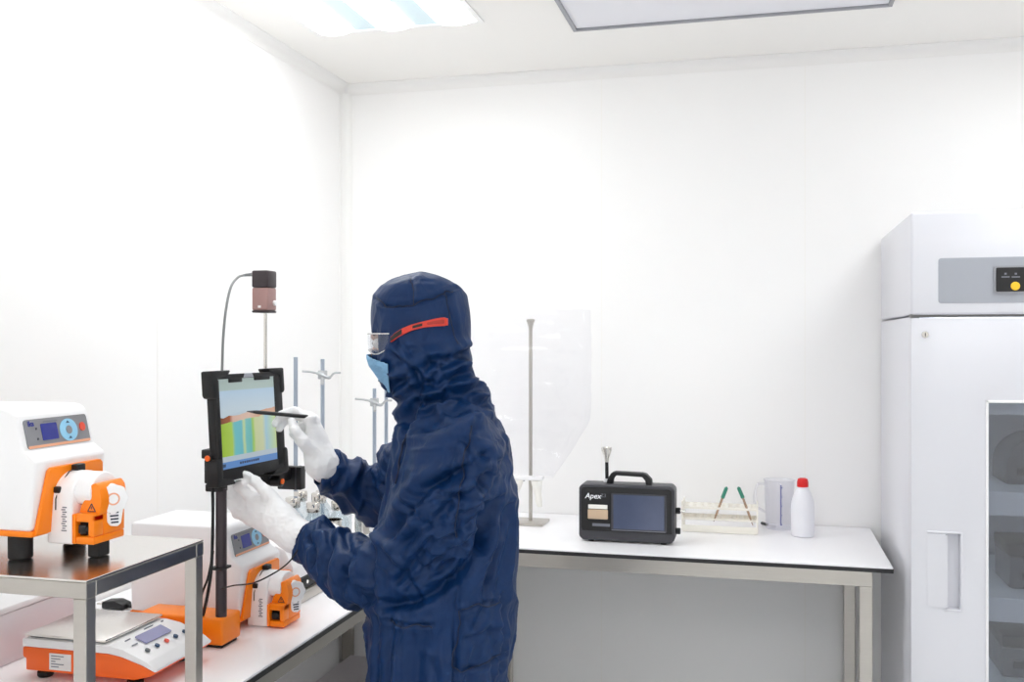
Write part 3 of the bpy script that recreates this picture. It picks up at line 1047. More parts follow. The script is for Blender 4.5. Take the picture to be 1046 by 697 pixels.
# ------------------------------------------------------------------ little camera on the rod
t = thing('mast_camera', (-1.240, 2.29, 1.672), 'small black and bronze camera box on a rod above the tablet', 'camera')
cx0, cx1, cy0, cy1 = -1.266, -1.221, 2.266, 2.314
b = B(); box(b, cx0, cy0, 1.6785, cx1, cy1, 1.737, .004, 3); lowb = obj('lower_body', b, 'bronze_plastic', t, True)
b = B(); box(b, cx0 - .0005, cy0 - .0005, 1.7375, cx1 + .0005, cy1 + .0005, 1.781, .004, 3); obj('upper_body', b, 'mauve_dark', t, True)
b = B(); box(b, cx0, cy0, 1.6725, cx1, cy1, 1.6783, .002, 2); obj('base_plate', b, 'mauve_dark', t, True)
b = B(); cyl(b, (cx1 - .001, cy1 - .014, 1.698), (cx1 + .006, cy1 - .014, 1.698), .007, n=18, bev=.001); obj('lens', b, 'white_plastic', t, True)
b = B(); box(b, cx0 + .018, cy0 - .0008, 1.685, cx0 + .026, cy0 + .0005, 1.691); obj('badge_mark', b, 'label_white', lowb)
b = B(); cyl(b, (cx0 + .001, 2.285, 1.772), (cx0 - .010, 2.285, 1.772), .004, n=14); obj('cable_socket', b, 'chrome', t, True)
b = B(); cyl(b, (cx0 - .009, 2.285, 1.772), (cx0 - .034, 2.285, 1.7705), .0048, .0034, n=14)
cp = [(cx0 - .032, 2.285, 1.7706)] + [tuple(atD(px, py, d)) for px, py, d in ((243, 283.5, 2.50), (236, 293, 2.46), (231, 315, 2.42), (228, 345, 2.39), (227, 372, 2.37), (226.5, 390, 2.36), (226, 410, 2.36))]
tube(b, spline(cp), .0032, 10)
obj('cable', b, 'cable_grey', t, True)

# cables down the pole
b = B()
tube(b, spline([tuple(atD(px, py, d)) for px, py, d in ((217, 494, 2.232), (217.5, 520, 2.23), (217, 555, 2.23), (215.5, 585, 2.225), (212, 608, 2.225), (208.5, 624, 2.235), (206, 633, 2.25))]), .0036, 8)
tag(obj('cable', b, 'black_rubber', None, True), 'thick black cable hanging down beside the tablet pole', 'cable')
b = B()
tube(b, spline([tuple(atD(px, py, d)) for px, py, d in ((226, 602, 2.20), (238, 598.5, 2.16), (258, 596, 2.10), (276, 588, 2.10), (290, 579, 2.12), (299, 570, 2.13), (304, 562, 2.14), (309, 555, 2.17))]), .0017, 8)
tag(obj('wire', b, 'black_rubber', None, True), 'thin black wire looping from the pole towards the left sleeve', 'wire')
b = B()
tube(b, spline([(-1.214, 1.999, 1.12), (-1.219, 1.985, 1.062), (-1.238, 1.99, 1.02), (-1.25, 2.01, .975), (-1.27, 2.04, .972)]), .0026, 8)
box(b, -1.219, 1.99, 1.078, -1.186, 2.03, 1.083)
tag(obj('cable', b, 'black_rubber', None, True), 'short black cable tied low on the tablet pole', 'cable')


# ------------------------------------------------------------------ stands in the far left corner
def retort(px, ytop, x, clampy, label, seed):
    p = onX(px, ytop, x)
    t = thing('retort_stand', (p.x, p.y, TZ), label, 'stand', 'retort stands in the corner')
    b = B(); box(b, p.x - .05, p.y - .06, TZ + .0005, p.x + .05, p.y + .06, TZ + .010, .002); obj('base_plate', b, 'steel', t, True)
    b = B(); cyl(b, (p.x, p.y, TZ + .0095), (p.x, p.y, p.z), .0072, n=16, bev=.001); obj('rod', b, 'blue_steel', t, True)
    if clampy:
        z = onX(px, clampy, x).z
        b = B()
        box(b, p.x - .014, p.y - .014, z - .016, p.x + .014, p.y + .014, z + .016, .004)
        tube(b, spline([(p.x - .075, p.y - .01, z + .012), (p.x - .04, p.y - .012, z + .010), (p.x, p.y - .016, z + .003), (p.x + .03, p.y - .012, z - .01), (p.x + .05, p.y - .01, z + .006), (p.x + .075, p.y - .01, z + .008)]), [.004] * 20 + [.006] * 20 + [.004] * 21, 10)
        cyl(b, (p.x + .01, p.y - .02, z - .012), (p.x + .02, p.y - .045, z - .03), .006, n=12)
        obj('clamp', b, 'clamp_grey', t, True)


retort(302, 365, -1.57, None, 'thin plain steel rod stand just right of the tablet', 1)
retort(329.5, 367, -1.55, 383, 'steel rod stand with a clamp near its top, behind the stylus hand', 2)
retort(382.5, 397, -1.45, 411, 'shorter rod stand with a clamp, left of the masked face', 3)
retort(394.5, 397, -1.45, None, 'plain rod stand partly hidden by the hood', 4)


# ------------------------------------------------------------------ glassware on the bench
def bottle(x, y, r, h, capm, label):
    t = thing('glass_bottle', (x, y, TZ), label, 'bottle', 'glass bottles with metal caps on the left bench')
    b = B(); lathe(b, [(0, .001), (r * .9, .001), (r, .006), (r, h * .62), (r * .9, h * .70), (r * .5, h * .80), (r * .5, h * .88)], (x, y, TZ), n=24); obj('glass_body', b, 'glass_clear', t, True)
    b = B(); lathe(b, [(r * .62, h * .84), (r * .66, h * .85), (r * .66, h * .985), (r * .6, h), (0, h)], (x, y, TZ), n=24); obj('cap', b, capm, t, True)
    return t


for x, y, r, h in ((-1.452, 2.86, .036, .20), (-1.372, 2.84, .032, .19), (-1.40, 2.94, .036, .205), (-1.322, 2.92, .034, .185), (-1.36, 3.03, .034, .20),
                   (-1.475, 2.96, .034, .205), (-1.44, 3.05, .032, .195)):
    bottle(x, y, r, h, 'chrome', 'clear glass bottle with a shiny metal cap behind the gloved left wrist')
for x, y in ((-1.305, 2.835), (-1.295, 3.06), (-1.50, 2.80)):
    t = thing('steel_cup', (x, y, TZ), 'small shiny steel cup among the glass bottles on the bench', 'cup', 'steel cups between the bottles')
    b = B(); lathe(b, [(0, .001), (.026, .001), (.028, .004), (.030, .135), (.0325, .137), (.0325, .140), (.0285, .140), (.0265, .006), (0, .006)], (x, y, TZ), n=28); obj('cup_body', b, 'chrome', t, True)
    b = B(); tube(b, spline([(x + .029, y, TZ + .12), (x + .05, y, TZ + .11), (x + .05, y, TZ + .06), (x + .028, y, TZ + .045)]), .003, 8); obj('cup_handle', b, 'chrome', t, True)
t = thing('white_tray', (-1.15, 2.99, TZ), 'white tray of small clear jars under the raised forearm', 'tray')
b = B()
box(b, -1.235, 2.9, TZ + .001, -1.07, 3.09, TZ + .008, .002)
for q in ((-1.235, 2.9, -1.229, 3.09), (-1.076, 2.9, -1.07, 3.09), (-1.229, 2.9, -1.076, 2.906), (-1.229, 3.084, -1.076, 3.09)):
    box(b, q[0], q[1], TZ + .008, q[2], q[3], TZ + .075, .002)
obj('tray_body', b, 'white_plastic', t, True)
for x, y in ((-1.196, 2.945), (-1.125, 2.95), (-1.196, 3.03), (-1.125, 3.035)):
    t = thing('clear_jar', (x, y, TZ + .0085), 'small clear jar with a white lid in the white tray', 'jar', 'clear jars in the white tray')
    b = B(); lathe(b, [(0, .0005), (.024, .0005), (.026, .003), (.026, .08), (.022, .088)], (x, y, TZ + .0085), n=22); obj('jar_body', b, 'glass_clear', t, True)
    b = B(); lathe(b, [(.0275, .082), (.0275, .102), (.025, .105), (0, .105)], (x, y, TZ + .0085), n=22); obj('lid', b, 'white_plastic', t, True)

# ------------------------------------------------------------------ particle counter
t = thing('particle_counter', (-.452, 3.41, TZ), 'black portable air counter with a screen and top handle on the back table', 'instrument')
ax0, ax1, ay0, ay1, az0, az1 = -.619, -.287, 3.365, 3.462, TZ + .006, TZ + .202
c = .013
oct_ = [(ax0 + c, az0), (ax1 - c, az0), (ax1, az0 + c), (ax1, az1 - c), (ax1 - c, az1), (ax0 + c, az1), (ax0, az1 - c), (ax0, az0 + c)]
b = B(); prism(b, oct_, ay0 + .008, ay1, 'Y', .006, 3); shell = obj('shell', b, 'charcoal_plastic', t, True)
b = B()
i_ = .010
octf = [(ax0 + c, az0 + .034), (ax1 - c * .6, az0 + .034), (ax1 - i_, az0 + .046), (ax1 - i_, az1 - c - .004), (ax1 - c - .004, az1 - i_), (ax0 + c + .004, az1 - i_), (ax0 + i_, az1 - c - .004), (ax0 + i_, az0 + .046)]
prism(b, octf, ay0 + .001, ay0 + .010, 'Y', .0015); fa = obj('front_fascia', b, 'black_plastic', shell, True)


def pc(px, py):
    return onY(px, py, ay0)


a_, d_ = pc(626, 541), pc(678.5, 507.5)
b = B(); prism(b, rrect(a_.x - .006, a_.z - .004, d_.x + .008, d_.z + .005, .004), ay0 - .0008, ay0 + .002, 'Y'); sf = obj('screen_frame', b, 'charcoal_plastic', t)
b = B(); prism(b, rrect(a_.x + .002, a_.z + .003, d_.x, d_.z, .001), ay0 - .0014, ay0 + .001, 'Y'); obj('screen', b, 'counter_screen', sf)
b = B(); prism(b, rrect(a_.x - .004, a_.z - .003, d_.x + .004, a_.z - .0005, .001), ay0 - .0016, ay0, 'Y'); obj('screen_sill', b, 'ink_pale', sf)
a_, d_ = pc(601, 519.5), pc(620.5, 516.2)
b = B(); box(b, a_.x, ay0 - .004, a_.z, d_.x, ay0 + .003, d_.z, .001); obj('paper_slip', b, 'paper', t)
a_, d_ = pc(600.5, 530), pc(621, 521)
b = B(); box(b, a_.x, ay0 - .005, a_.z, d_.x, ay0 + .003, d_.z, .003); pr = obj('printer_door', b, 'beige_tape', t, True)
a_, d_ = pc(605, 537.5), pc(623, 535.5)
b = B(); box(b, a_.x, ay0 - .0005, a_.z, d_.x, ay0 + .003, d_.z); obj('caption_line', b, 'ink_pale', t)
a_ = pc(597.5, 509)
M = Matrix.Translation((a_.x, ay0 + .0008, a_.z)) @ FACE_MINUS_Y @ Matrix(((1, .22, 0, 0), (0, 1, 0, 0), (0, 0, 1, 0), (0, 0, 0, 1)))
obj('lettering', text_bm('Apex', .026, M, .0006, .0004), 'lettering_white', t)
a_ = pc(613.5, 508)
obj('lettering', text_bm('Z3', .017, Matrix.Translation((a_.x, ay0 + .0008, a_.z)) @ FACE_MINUS_Y, .0006), 'ink_pale', t)
hl, hr_ = pc(618, 490).x, pc(665, 490).x
b = B()
prism(b, [(hl, az1 - .004), (hl + .022, az1 - .004), (hl + .024, az1 + .016), (hl + .034, az1 + .029), (hr_ - .034, az1 + .026), (hr_ - .024, az1 + .014), (hr_ - .020, az1 - .004), (hr_, az1 - .004), (hr_ - .002, az1 + .018), (hr_ - .020, az1 + .037), (hr_ - .034, az1 + .040), (hl + .030, az1 + .042), (hl + .018, az1 + .038), (hl + .004, az1 + .018)], ay0 + .03, ay0 + .065, 'Y', .003, 2)
obj('carry_handle', b, 'black_plastic', t, True)
pp = pc(616, 490)
b = B(); cyl(b, (pp.x + .003, ay0 + .07, az1 - .002), (pp.x + .003, ay0 + .07, az1 + .012), .012, n=18); pb = obj('probe_base', b, 'white_plastic', t, True)
b = B(); cyl(b, (pp.x + .003, ay0 + .07, az1 + .012), (pp.x + .002, ay0 + .07, az1 + .072), .0062, n=16); obj('probe_stem', b, 'black_plastic', pb, True)
b = B(); lathe(b, [(0, .070), (.007, .070), (.009, .085), (.018, .112), (.0185, .122), (.0175, .122), (.012, .098), (0, .096)], (pp.x + .002, ay0 + .07, az1), n=24); obj('inlet_cup', b, 'chrome', pb, True)
for z in (az0 + .108, az0 + .038):
    b = B(); cyl(b, (ax1 - .002, ay0 + .05, z), (ax1 + .016, ay0 + .05, z), .011, n=16, bev=.002); kb = obj('port', b, 'black_plastic', t, True)
    if z > az0 + .08:
        b = B(); cyl(b, (ax1 + .0155, ay0 + .05, z), (ax1 + .034, ay0 + .05, z), .0055, n=14, bev=.001); obj('fitting', b, 'chrome', kb, True)
for x in (ax0 + .04, ax1 - .04):
    for y in (ay0 + .03, ay1 - .03):
        b = B(); lathe(b, [(0, .0003), (.01, .0003), (.012, .008), (0, .008)], (x, y, TZ), n=16); obj('foot', b, 'black_rubber', t, True)

# ------------------------------------------------------------------ acrylic rack, pipettes, jug, bottle, pen
t = thing('pipette_rack', (-.15, 3.69, TZ), 'low cream acrylic rack standing right of the black air counter', 'rack')
rx0, rx1, ry0, ry1 = -.285, -.012, 3.636, 3.742
b = B()
box(b, rx0, ry0, TZ + .004, rx0 + .006, ry1, TZ + .112, .001)
box(b, rx1 - .006, ry0, TZ + .004, rx1, ry1, TZ + .108, .001)
obj('end_plate', b, 'cream_acrylic', t)


def holed(z0, z1, n, m, r):
    """a shelf with round holes"""
    tb = bmesh.new()
    cx, cy = (rx1 - rx0 - .012) / n, (ry1 - ry0) / m
    for i in range(n):
        for j in range(m):
            x_, y_ = rx0 + .006 + cx * (i + .5), ry0 + cy * (j + .5)
            for (a, c_) in [(k_, k_ + 1) for k_ in range(16)]:
                def P(k_, z, o_):
                    g = 2 * math.pi * k_ / 16
                    if not o_:
                        return (x_ + r * math.cos(g), y_ + r * math.sin(g), z)
                    s_ = max(abs(math.cos(g)), abs(math.sin(g)))
                    return (x_ + cx / 2 * math.cos(g) / s_, y_ + cy / 2 * math.sin(g) / s_, z)
                v = [tb.verts.new(P(q_, z, o_)) for z in (z0, z1) for o_ in (0, 1) for q_ in (a, c_)]
                tb.faces.new((v[0], v[1], v[3], v[2])); tb.faces.new((v[4], v[6], v[7], v[5])); tb.faces.new((v[0], v[4], v[5], v[1])); tb.faces.new((v[2], v[3], v[7], v[6]))
    bmesh.ops.remove_doubles(tb, verts=tb.verts, dist=1e-5)
    return tb


obj('top_shelf', holed(TZ + .086, TZ + .094, 10, 3, .009), 'cream_acrylic', t)
obj('middle_shelf', holed(TZ + .046, TZ + .052, 10, 3, .009), 'cream_acrylic', t)
b = B(); box(b, rx0 + .006, ry0, TZ + .001, rx1 - .006, ry1, TZ + .007, .001); box(b, rx0 + .006, ry0, TZ + .007, rx1 - .006, ry0 + .004, TZ + .026, .001)
obj('base_shelf', b, 'cream_acrylic', t)


def pipette(top, mid, tip, label):
    t = thing('pipette', tip, label, 'pipette', 'green topped pipettes on the rack')
    top, mid, tip = Vector(top), Vector(mid), Vector(tip)
    b = B(); cyl(b, mid, mid + (top - mid) * .9, .0068, .0066, n=16, bev=.001); cyl(b, mid + (top - mid) * .88, top, .0062, .0035, n=16, bev=.002); obj('bulb', b, 'green_rubber', t, True)
    b = B(); q = tip + (mid - tip) * .35
    cyl(b, mid, q, .0042, .0042, n=14); cyl(b, q, tip, .0042, .0014, n=14); obj('tube', b, 'amber_tube', t, True)


yr = (ry0 + ry1) / 2 - .02
pipette(onY(742.5, 497.5, yr - .028), onY(738, 509, yr - .028), onY(729, 533, yr - .028), 'green topped pipette leaning left on the acrylic rack')
pipette(onY(754, 497.5, yr - .028), onY(759, 509, yr - .028), onY(769, 537, yr - .028), 'green topped pipette leaning right on the acrylic rack')

jx, jy = .064, 3.785
t = thing('measuring_jug', (jx, jy, TZ), 'clear plastic measuring jug with a blue scale left of the red capped bottle', 'jug')
b = B(); lathe(b, [(0, .001), (.046, .001), (.049, .004), (.055, .178), (.059, .183), (.0565, .1835), (.053, .178), (.0465, .006), (0, .006)], (jx, jy, TZ), n=36); jb = obj('jug_body', b, 'plastic_clear', t, True)
b = B(); tube(b, spline([(jx - .054, jy, TZ + .165), (jx - .08, jy - .01, TZ + .16), (jx - .088, jy - .012, TZ + .09), (jx - .05, jy, TZ + .06)]), .005, 10); obj('jug_handle', b, 'plastic_clear', t, True)
b = B()
g0 = -1.48
for j in range(22):
    z = .022 + j * .0068
    rr = .049 + (.055 - .049) * z / .178 + .0008
    wd = .16 if j % 5 == 0 else .10
    for q in range(2):
        a = g0 - .05 + q * wd / 2
        pa = [(jx + rr * math.cos(a + e), jy + rr * math.sin(a + e)) for e in (0, wd / 2)]
        pb = [(jx + (rr - .001) * math.cos(a + e), jy + (rr - .001) * math.sin(a + e)) for e in (wd / 2, 0)]
        prism(b, pa + pb, TZ + z, TZ + z + .0042, 'Z')
obj('scale_marks', b, 'display_blue', jb)
wx, wy = .143, 3.662
t = thing('plastic_bottle', (wx, wy, TZ), 'white plastic bottle with a red cap on the back table', 'bottle')
b = B(); lathe(b, [(0, .001), (.037, .001), (.040, .004), (.041, .10), (.039, .125), (.028, .158), (.019, .172), (.0165, .176), (.0165, .180), (0, .18)], (wx, wy, TZ), n=36); obj('bottle_body', b, 'hdpe', t, True)
b = B()
tb = bmesh.new(); nn = 48
prism(tb, [((.0192 + .0006 * (q % 2)) * math.cos(2 * math.pi * q / nn), (.0192 + .0006 * (q % 2)) * math.sin(2 * math.pi * q / nn)) for q in range(nn)], .177, .196, 'Z')
bmesh.ops.translate(tb, vec=(wx, wy, TZ), verts=tb.verts); join(b, tb)
lathe(b, [(.0192, .1955), (.017, .205), (.010, .208), (0, .208)], (wx, wy, TZ), n=36); obj('cap', b, 'cap_red', t, True)
p = onZ(778, 534.5, TZ + .006); q = onZ(792, 538.5, TZ + .005)
t = thing('marker_pen', (p.x, p.y, TZ), 'tiny clear pen with a black cap lying left of the measuring jug', 'pen')
b = B(); e = p + (q - p) * .42; cyl(b, p, e, .0056, n=14, bev=.001); obj('pen_cap', b, 'black_plastic', t, True)
b = B(); cyl(b, e, q, .0045, n=14, bev=.001); obj('pen_barrel', b, 'plastic_clear', t, True)

# ------------------------------------------------------------------ filter stand with a clear bag
sx, sy = onY(542, 500, 3.665).x, 3.665
t = thing('rod_stand', (sx, sy, TZ), 'tall steel rod on a square plate behind the person', 'stand')
b = B(); box(b, sx - .062, sy - .07, TZ + .0005, sx + .062, sy + .06, TZ + .010, .002); obj('base_plate', b, 'steel', t, True)
ztop = onY(542, 326, sy).z
b = B(); cyl(b, (sx, sy, TZ + .0095), (sx, sy, ztop - .02), .0072, n=16); obj('rod', b, 'steel', t, True)
b = B(); lathe(b, [(.0072, -.04), (.0085, -.03), (.013, -.014), (.0165, -.008), (.0165, -.003), (.012, 0), (0, .001)], (sx, sy, ztop), n=24); obj('finial', b, 'steel', t, True)
zb_ = onY(542, 489, sy).z
b = B(); box(b, sx - .075, sy - .03, zb_ - .004, sx + .05, sy + .012, zb_ + .012, .003); hb = obj('cross_holder', b, 'white_plastic', t, True)
b = B(); cyl(b, (sx - .045, sy - .012, zb_ - .006), (sx - .02, sy - .012, zb_ - .006), .003); cyl(b, (sx + .012, sy - .02, zb_ - .006), (sx + .036, sy - .02, zb_ - .006), .003); obj('clip', b, 'dark_steel', hb, True)
for (x_, top_, bot_, r0, r1, tilt, lab) in ((sx - .046, zb_ - .005, TZ + .004, .021, .012, -.05, 'longer cream paper sleeve hanging from the rod stand holder, on the left'),
                                            (sx + .026, zb_ - .005, zb_ - .105, .021, .009, .012, 'short cream paper sleeve hanging from the rod stand holder, on the right')):
    b = B()
    prof = []
    nn = 10
    for q in range(nn + 1):
        f_ = q / nn
        prof.append((r1 + (r0 - r1) * f_ + .0012 * math.sin(9 * f_), bot_ + (top_ - bot_) * f_))
    lathe(b, [(0, prof[0][1])] + prof + [(0, prof[-1][1])], (0, 0, 0), n=20)
    for v in b.verts:
        f_ = 1 - (v.co.z - bot_) / (top_ - bot_)
        v.co.x += x_ + tilt * f_
        v.co.y += sy - .012
    tag(obj('paper_sleeve', b, 'paper', None, True), lab, 'sleeve', 'cream paper sleeves on the rod stand')


# clear crumpled bag
def film_bag():
    from mathutils import noise as NZ
    bm = bmesh.new()
    nu, nv = 56, 60
    x0, x1 = onY(484, 400, sy).x, onY(604, 400, sy).x
    zt, zl = onY(540, 317, sy).z, onY(540, 486, sy).z
    rows = []
    for j in range(nv + 1):
        f_ = j / nv
        z = zt + (zl - zt) * f_
        ring = []
        wide = 1 - .62 * max(0, (f_ - .62) / .38) ** 1.3
        for i in range(nu):
            a = 2 * math.pi * i / nu
            ex = math.copysign(abs(math.cos(a)) ** .55, math.cos(a))
            ey = math.copysign(abs(math.sin(a)) ** .8, math.sin(a))
            cx_ = (x0 + x1) / 2 + (sx - (x0 + x1) / 2) * max(0, (f_ - .5) / .5)
            depth = .075 * (.25 + .75 * math.sin(math.pi * min(1, .12 + f_ * .8)))
            P = Vector((cx_ + ex * (x1 - x0) / 2 * wide, sy - .02 + ey * depth, z))
            n_ = NZ.noise(Vector((P.x * 5, a * 1.2, P.z * 20))) * .012 + (1 - abs(NZ.noise(Vector((P.x * 7 + 5, a, P.z * 26))))) * .010 + NZ.noise(P * 40) * .004
            s_ = min(1, f_ * 8)
            P += Vector((ex * .3, ey, 0)) * n_ * s_ + Vector((0, 0, NZ.noise(Vector((P.x * 8, a, 3))) * .012))
            ring.append(bm.verts.new(P))
        rows.append(ring)
    for r0, r1 in zip(rows[:-1], rows[1:]):
        for i in range(nu):
            bm.faces.new((r0[i], r0[(i + 1) % nu], r1[(i + 1) % nu], r1[i]))
    return bm


tag(obj('clear_bag', film_bag(), 'film_clear', None, True), 'large crumpled clear plastic bag hung over the tall rod stand', 'bag')

# ------------------------------------------------------------------ the person
RNG = np.random.default_rng(5)
TABLE = RNG.random((32, 32, 32)).astype(np.float32)


def vnoise(P):
    """smooth value noise, about -1..1"""
    i = np.floor(P).astype(int)
    f = (P - i).astype(np.float32)
    f = f * f * (3 - 2 * f)
    out = 0
    for dx in (0, 1):
        wx = f[:, 0] if dx else 1 - f[:, 0]
        for dy in (0, 1):
            wy = f[:, 1] if dy else 1 - f[:, 1]
            for dz in (0, 1):
                wz = f[:, 2] if dz else 1 - f[:, 2]
                out = out + wx * wy * wz * TABLE[(i[:, 0] + dx) % 32, (i[:, 1] + dy) % 32, (i[:, 2] + dz) % 32]
    return out * 2 - 1


class Field:
    """a signed distance field on a grid, in camera-aligned metres (right, forward, up)"""

    def __init__(s, lo, hi, h):
        s.lo, s.h = np.array(lo, float), h
        s.n = [int((b_ - a_) / h) + 1 for a_, b_ in zip(lo, hi)]
        s.ax = [s.lo[i] + h * np.arange(s.n[i]) for i in range(3)]
        s.F = np.full(s.n, 1.0, np.float32)

    def block(s, mn, mx, pad):
        sl = []
        for i in range(3):
            a_ = max(0, int((mn[i] - pad - s.lo[i]) / s.h))
            c_ = min(s.n[i], int((mx[i] + pad - s.lo[i]) / s.h) + 2)
            sl.append(slice(a_, max(a_, c_)))
        g = [s.ax[i][sl[i]].reshape([-1 if j == i else 1 for j in range(3)]).astype(np.float32) for i in range(3)]
        return tuple(sl), g

    def put(s, sl, d, k):
        f = s.F[sl]
        if k <= 0:
            s.F[sl] = np.minimum(f, d)
            return
        h = np.clip(.5 + .5 * (f - d) / k, 0, 1)
        s.F[sl] = f * (1 - h) + d * h - k * h * (1 - h)

    def cap(s, a, c, ra, rc, k=.02):
        a, c = np.array(a, float), np.array(c, float)
        r = max(ra, rc)
        sl, (x, y, z) = s.block(np.minimum(a, c), np.maximum(a, c), r + .05)
        ba = c - a
        L = max(float(ba @ ba), 1e-9)
        t = np.clip(((x - a[0]) * ba[0] + (y - a[1]) * ba[1] + (z - a[2]) * ba[2]) / L, 0, 1)
        d = np.sqrt((x - a[0] - ba[0] * t) ** 2 + (y - a[1] - ba[1] * t) ** 2 + (z - a[2] - ba[2] * t) ** 2) - (ra + (rc - ra) * t)
        s.put(sl, d, k)

    def chain(s, pts, rad, k=.02):
        for i in range(len(pts) - 1):
            s.cap(pts[i], pts[i + 1], rad[i], rad[i + 1], k if i == 0 else min(k, .008))

    def loft_d(s, rows, yaw, pad=.06):
        """rows: z, centre right, centre forward, half depth (facing axis), half width (side axis)"""
        R_ = np.array(sorted(rows), float)
        mx = [max(R_[:, 1] + np.maximum(R_[:, 3], R_[:, 4])), max(R_[:, 2] + np.maximum(R_[:, 3], R_[:, 4])), R_[-1, 0]]
        mn = [min(R_[:, 1] - np.maximum(R_[:, 3], R_[:, 4])), min(R_[:, 2] - np.maximum(R_[:, 3], R_[:, 4])), R_[0, 0]]
        sl, (x, y, z) = s.block(mn, mx, pad)
        zz = z.ravel()

        def ip(c):
            return np.interp(zz, R_[:, 0], R_[:, c]).reshape(z.shape).astype(np.float32)
        dx, dy = x - ip(1), y - ip(2)
        f = -dx * math.cos(yaw) + dy * math.sin(yaw)       # towards where the person looks
        l = -dx * math.sin(yaw) - dy * math.cos(yaw)       # towards the person's left
        A, C = ip(3), ip(4)
        rho = np.sqrt((f / A) ** 2 + (l / C) ** 2)
        d = (rho - 1) * np.minimum(A, C)
        over = np.maximum(np.maximum(z - R_[-1, 0], R_[0, 0] - z), 0)
        d = np.where(over > 0, np.maximum(d, 0) + over, d)
        return sl, d, (f, l, z)

    def loft(s, rows, yaw, k=.02):
        sl, d, _ = s.loft_d(rows, yaw)
        s.put(sl, d, k)

    def mesh(s):
        F = s.F
        ins = F < 0
        n0, n1, n2 = F.shape
        c = np.zeros((n0 - 1, n1 - 1, n2 - 1), np.int8)
        for i in (0, 1):
            for j in (0, 1):
                for k in (0, 1):
                    c += ins[i:n0 - 1 + i, j:n1 - 1 + j, k:n2 - 1 + k]
        act = (c > 0) & (c < 8)
        idx = np.argwhere(act)
        vid = np.full(act.shape, -1, np.int64)
        vid[act] = np.arange(len(idx))
        acc = np.zeros((len(idx), 3))
        cnt = np.zeros(len(idx))
        cor = [(i, j, k) for i in (0, 1) for j in (0, 1) for k in (0, 1)]
        for a in cor:
            for ax in range(3):
                if a[ax] == 0:
                    e = list(a)
                    e[ax] = 1
                    fa = F[idx[:, 0] + a[0], idx[:, 1] + a[1], idx[:, 2] + a[2]]
                    fb = F[idx[:, 0] + e[0], idx[:, 1] + e[1], idx[:, 2] + e[2]]
                    m = (fa < 0) != (fb < 0)
                    t = np.where(m, fa / np.where(m, fa - fb, 1), 0)
                    p = np.tile(np.array(a, float), (len(idx), 1))
                    p[:, ax] += t
                    acc[m] += p[m]
                    cnt[m] += 1
        V = s.lo + s.h * (idx + acc / cnt[:, None])
        quads = []
        for ax in range(3):
            o1, o2 = [(1, 2), (2, 0), (0, 1)][ax]
            s0 = [slice(1, -1)] * 3
            s0[ax] = slice(0, -1)
            s1 = [slice(1, -1)] * 3
            s1[ax] = slice(1, None)
            A, C = ins[tuple(s0)], ins[tuple(s1)]
            e = np.argwhere(A != C)
            off = np.ones(3, int)
            off[ax] = 0
            e = e + off
            flip = ins[e[:, 0], e[:, 1], e[:, 2]]

            def q(d1, d2):
                g = e.copy()
                g[:, o1] += d1
                g[:, o2] += d2
                return vid[g[:, 0], g[:, 1], g[:, 2]]
            Q = np.stack([q(-1, -1), q(0, -1), q(0, 0), q(-1, 0)], 1)
            Q[~flip] = Q[~flip][:, ::-1]
            quads.append(Q)
        return V, np.concatenate(quads)


def normals(V, Q):
    N = np.zeros_like(V)
    fn = np.cross(V[Q[:, 2]] - V[Q[:, 0]], V[Q[:, 3]] - V[Q[:, 1]])
    for j in range(4):
        np.add.at(N, Q[:, j], fn)
    return N / (np.linalg.norm(N, axis=1, keepdims=True) + 1e-12)


def relax(V, Q, it=1, w_=.5):
    for _ in range(it):
        S = np.zeros_like(V)
        c = np.zeros(len(V))
        for j in range(4):
            for o in (1, 3):
                np.add.at(S, Q[:, j], V[Q[:, (j + o) % 4]])
                np.add.at(c, Q[:, j], 1)
        V = V + w_ * (S / np.maximum(c, 1)[:, None] - V)
    return V


ROT = np.array([[CT, -ST, 0], [ST, CT, 0], [0, 0, 1]])      # camera-aligned -> world


def field_obj(name, V, Q, m, parent):
    root = parent
    while root.parent is not None:
        root = root.parent
    W_ = V @ ROT.T - np.array(root.location)
    me = bpy.data.meshes.new(name)
    me.vertices.add(len(W_))
    me.vertices.foreach_set('co', W_.astype(np.float32).ravel())
    me.loops.add(Q.size)
    me.loops.foreach_set('vertex_index', Q.astype(np.int32).ravel())
    me.polygons.add(len(Q))
    me.polygons.foreach_set('loop_start', (np.arange(len(Q)) * 4).astype(np.int32))
    me.polygons.foreach_set('loop_total', np.full(len(Q), 4, np.int32))
    me.update(calc_edges=True)
    me.validate()
    me.materials.append(MATS[m])
    for p in me.polygons:
        p.use_smooth = True
    o = bpy.data.objects.new(name, me)
    COL.objects.link(o)
    o.parent = parent
    return o


def C(px, py, d):
    """pixel and depth -> camera-aligned metres"""
    return np.array([(px - 523) / 1000 * d, d, CAMZ - (py - 348.5) / 1000 * d])


DB = 2.08
YB, YH = math.radians(20), math.radians(13)


def row(py, xf, xb, b_, yaw, d=DB, shrink=0.0, dd=0.0):
    cx = ((xf + xb) / 2 - 523) / 1000 * d
    aR = (xb - xf) / 2 / 1000 * d - shrink
    b_ = b_ - shrink
    a = math.sqrt(max(aR ** 2 - (math.sin(yaw) * b_) ** 2, (.55 * aR) ** 2)) / math.cos(yaw)
    return (CAMZ - (py - 348.5) / 1000 * d, cx, d + dd, a, b_)


person = thing('person', tuple(ROT @ np.array([-.15, 2.08, 0])), 'person in navy hooded coverall, blue mask and white gloves, writing on the tablet', 'person')

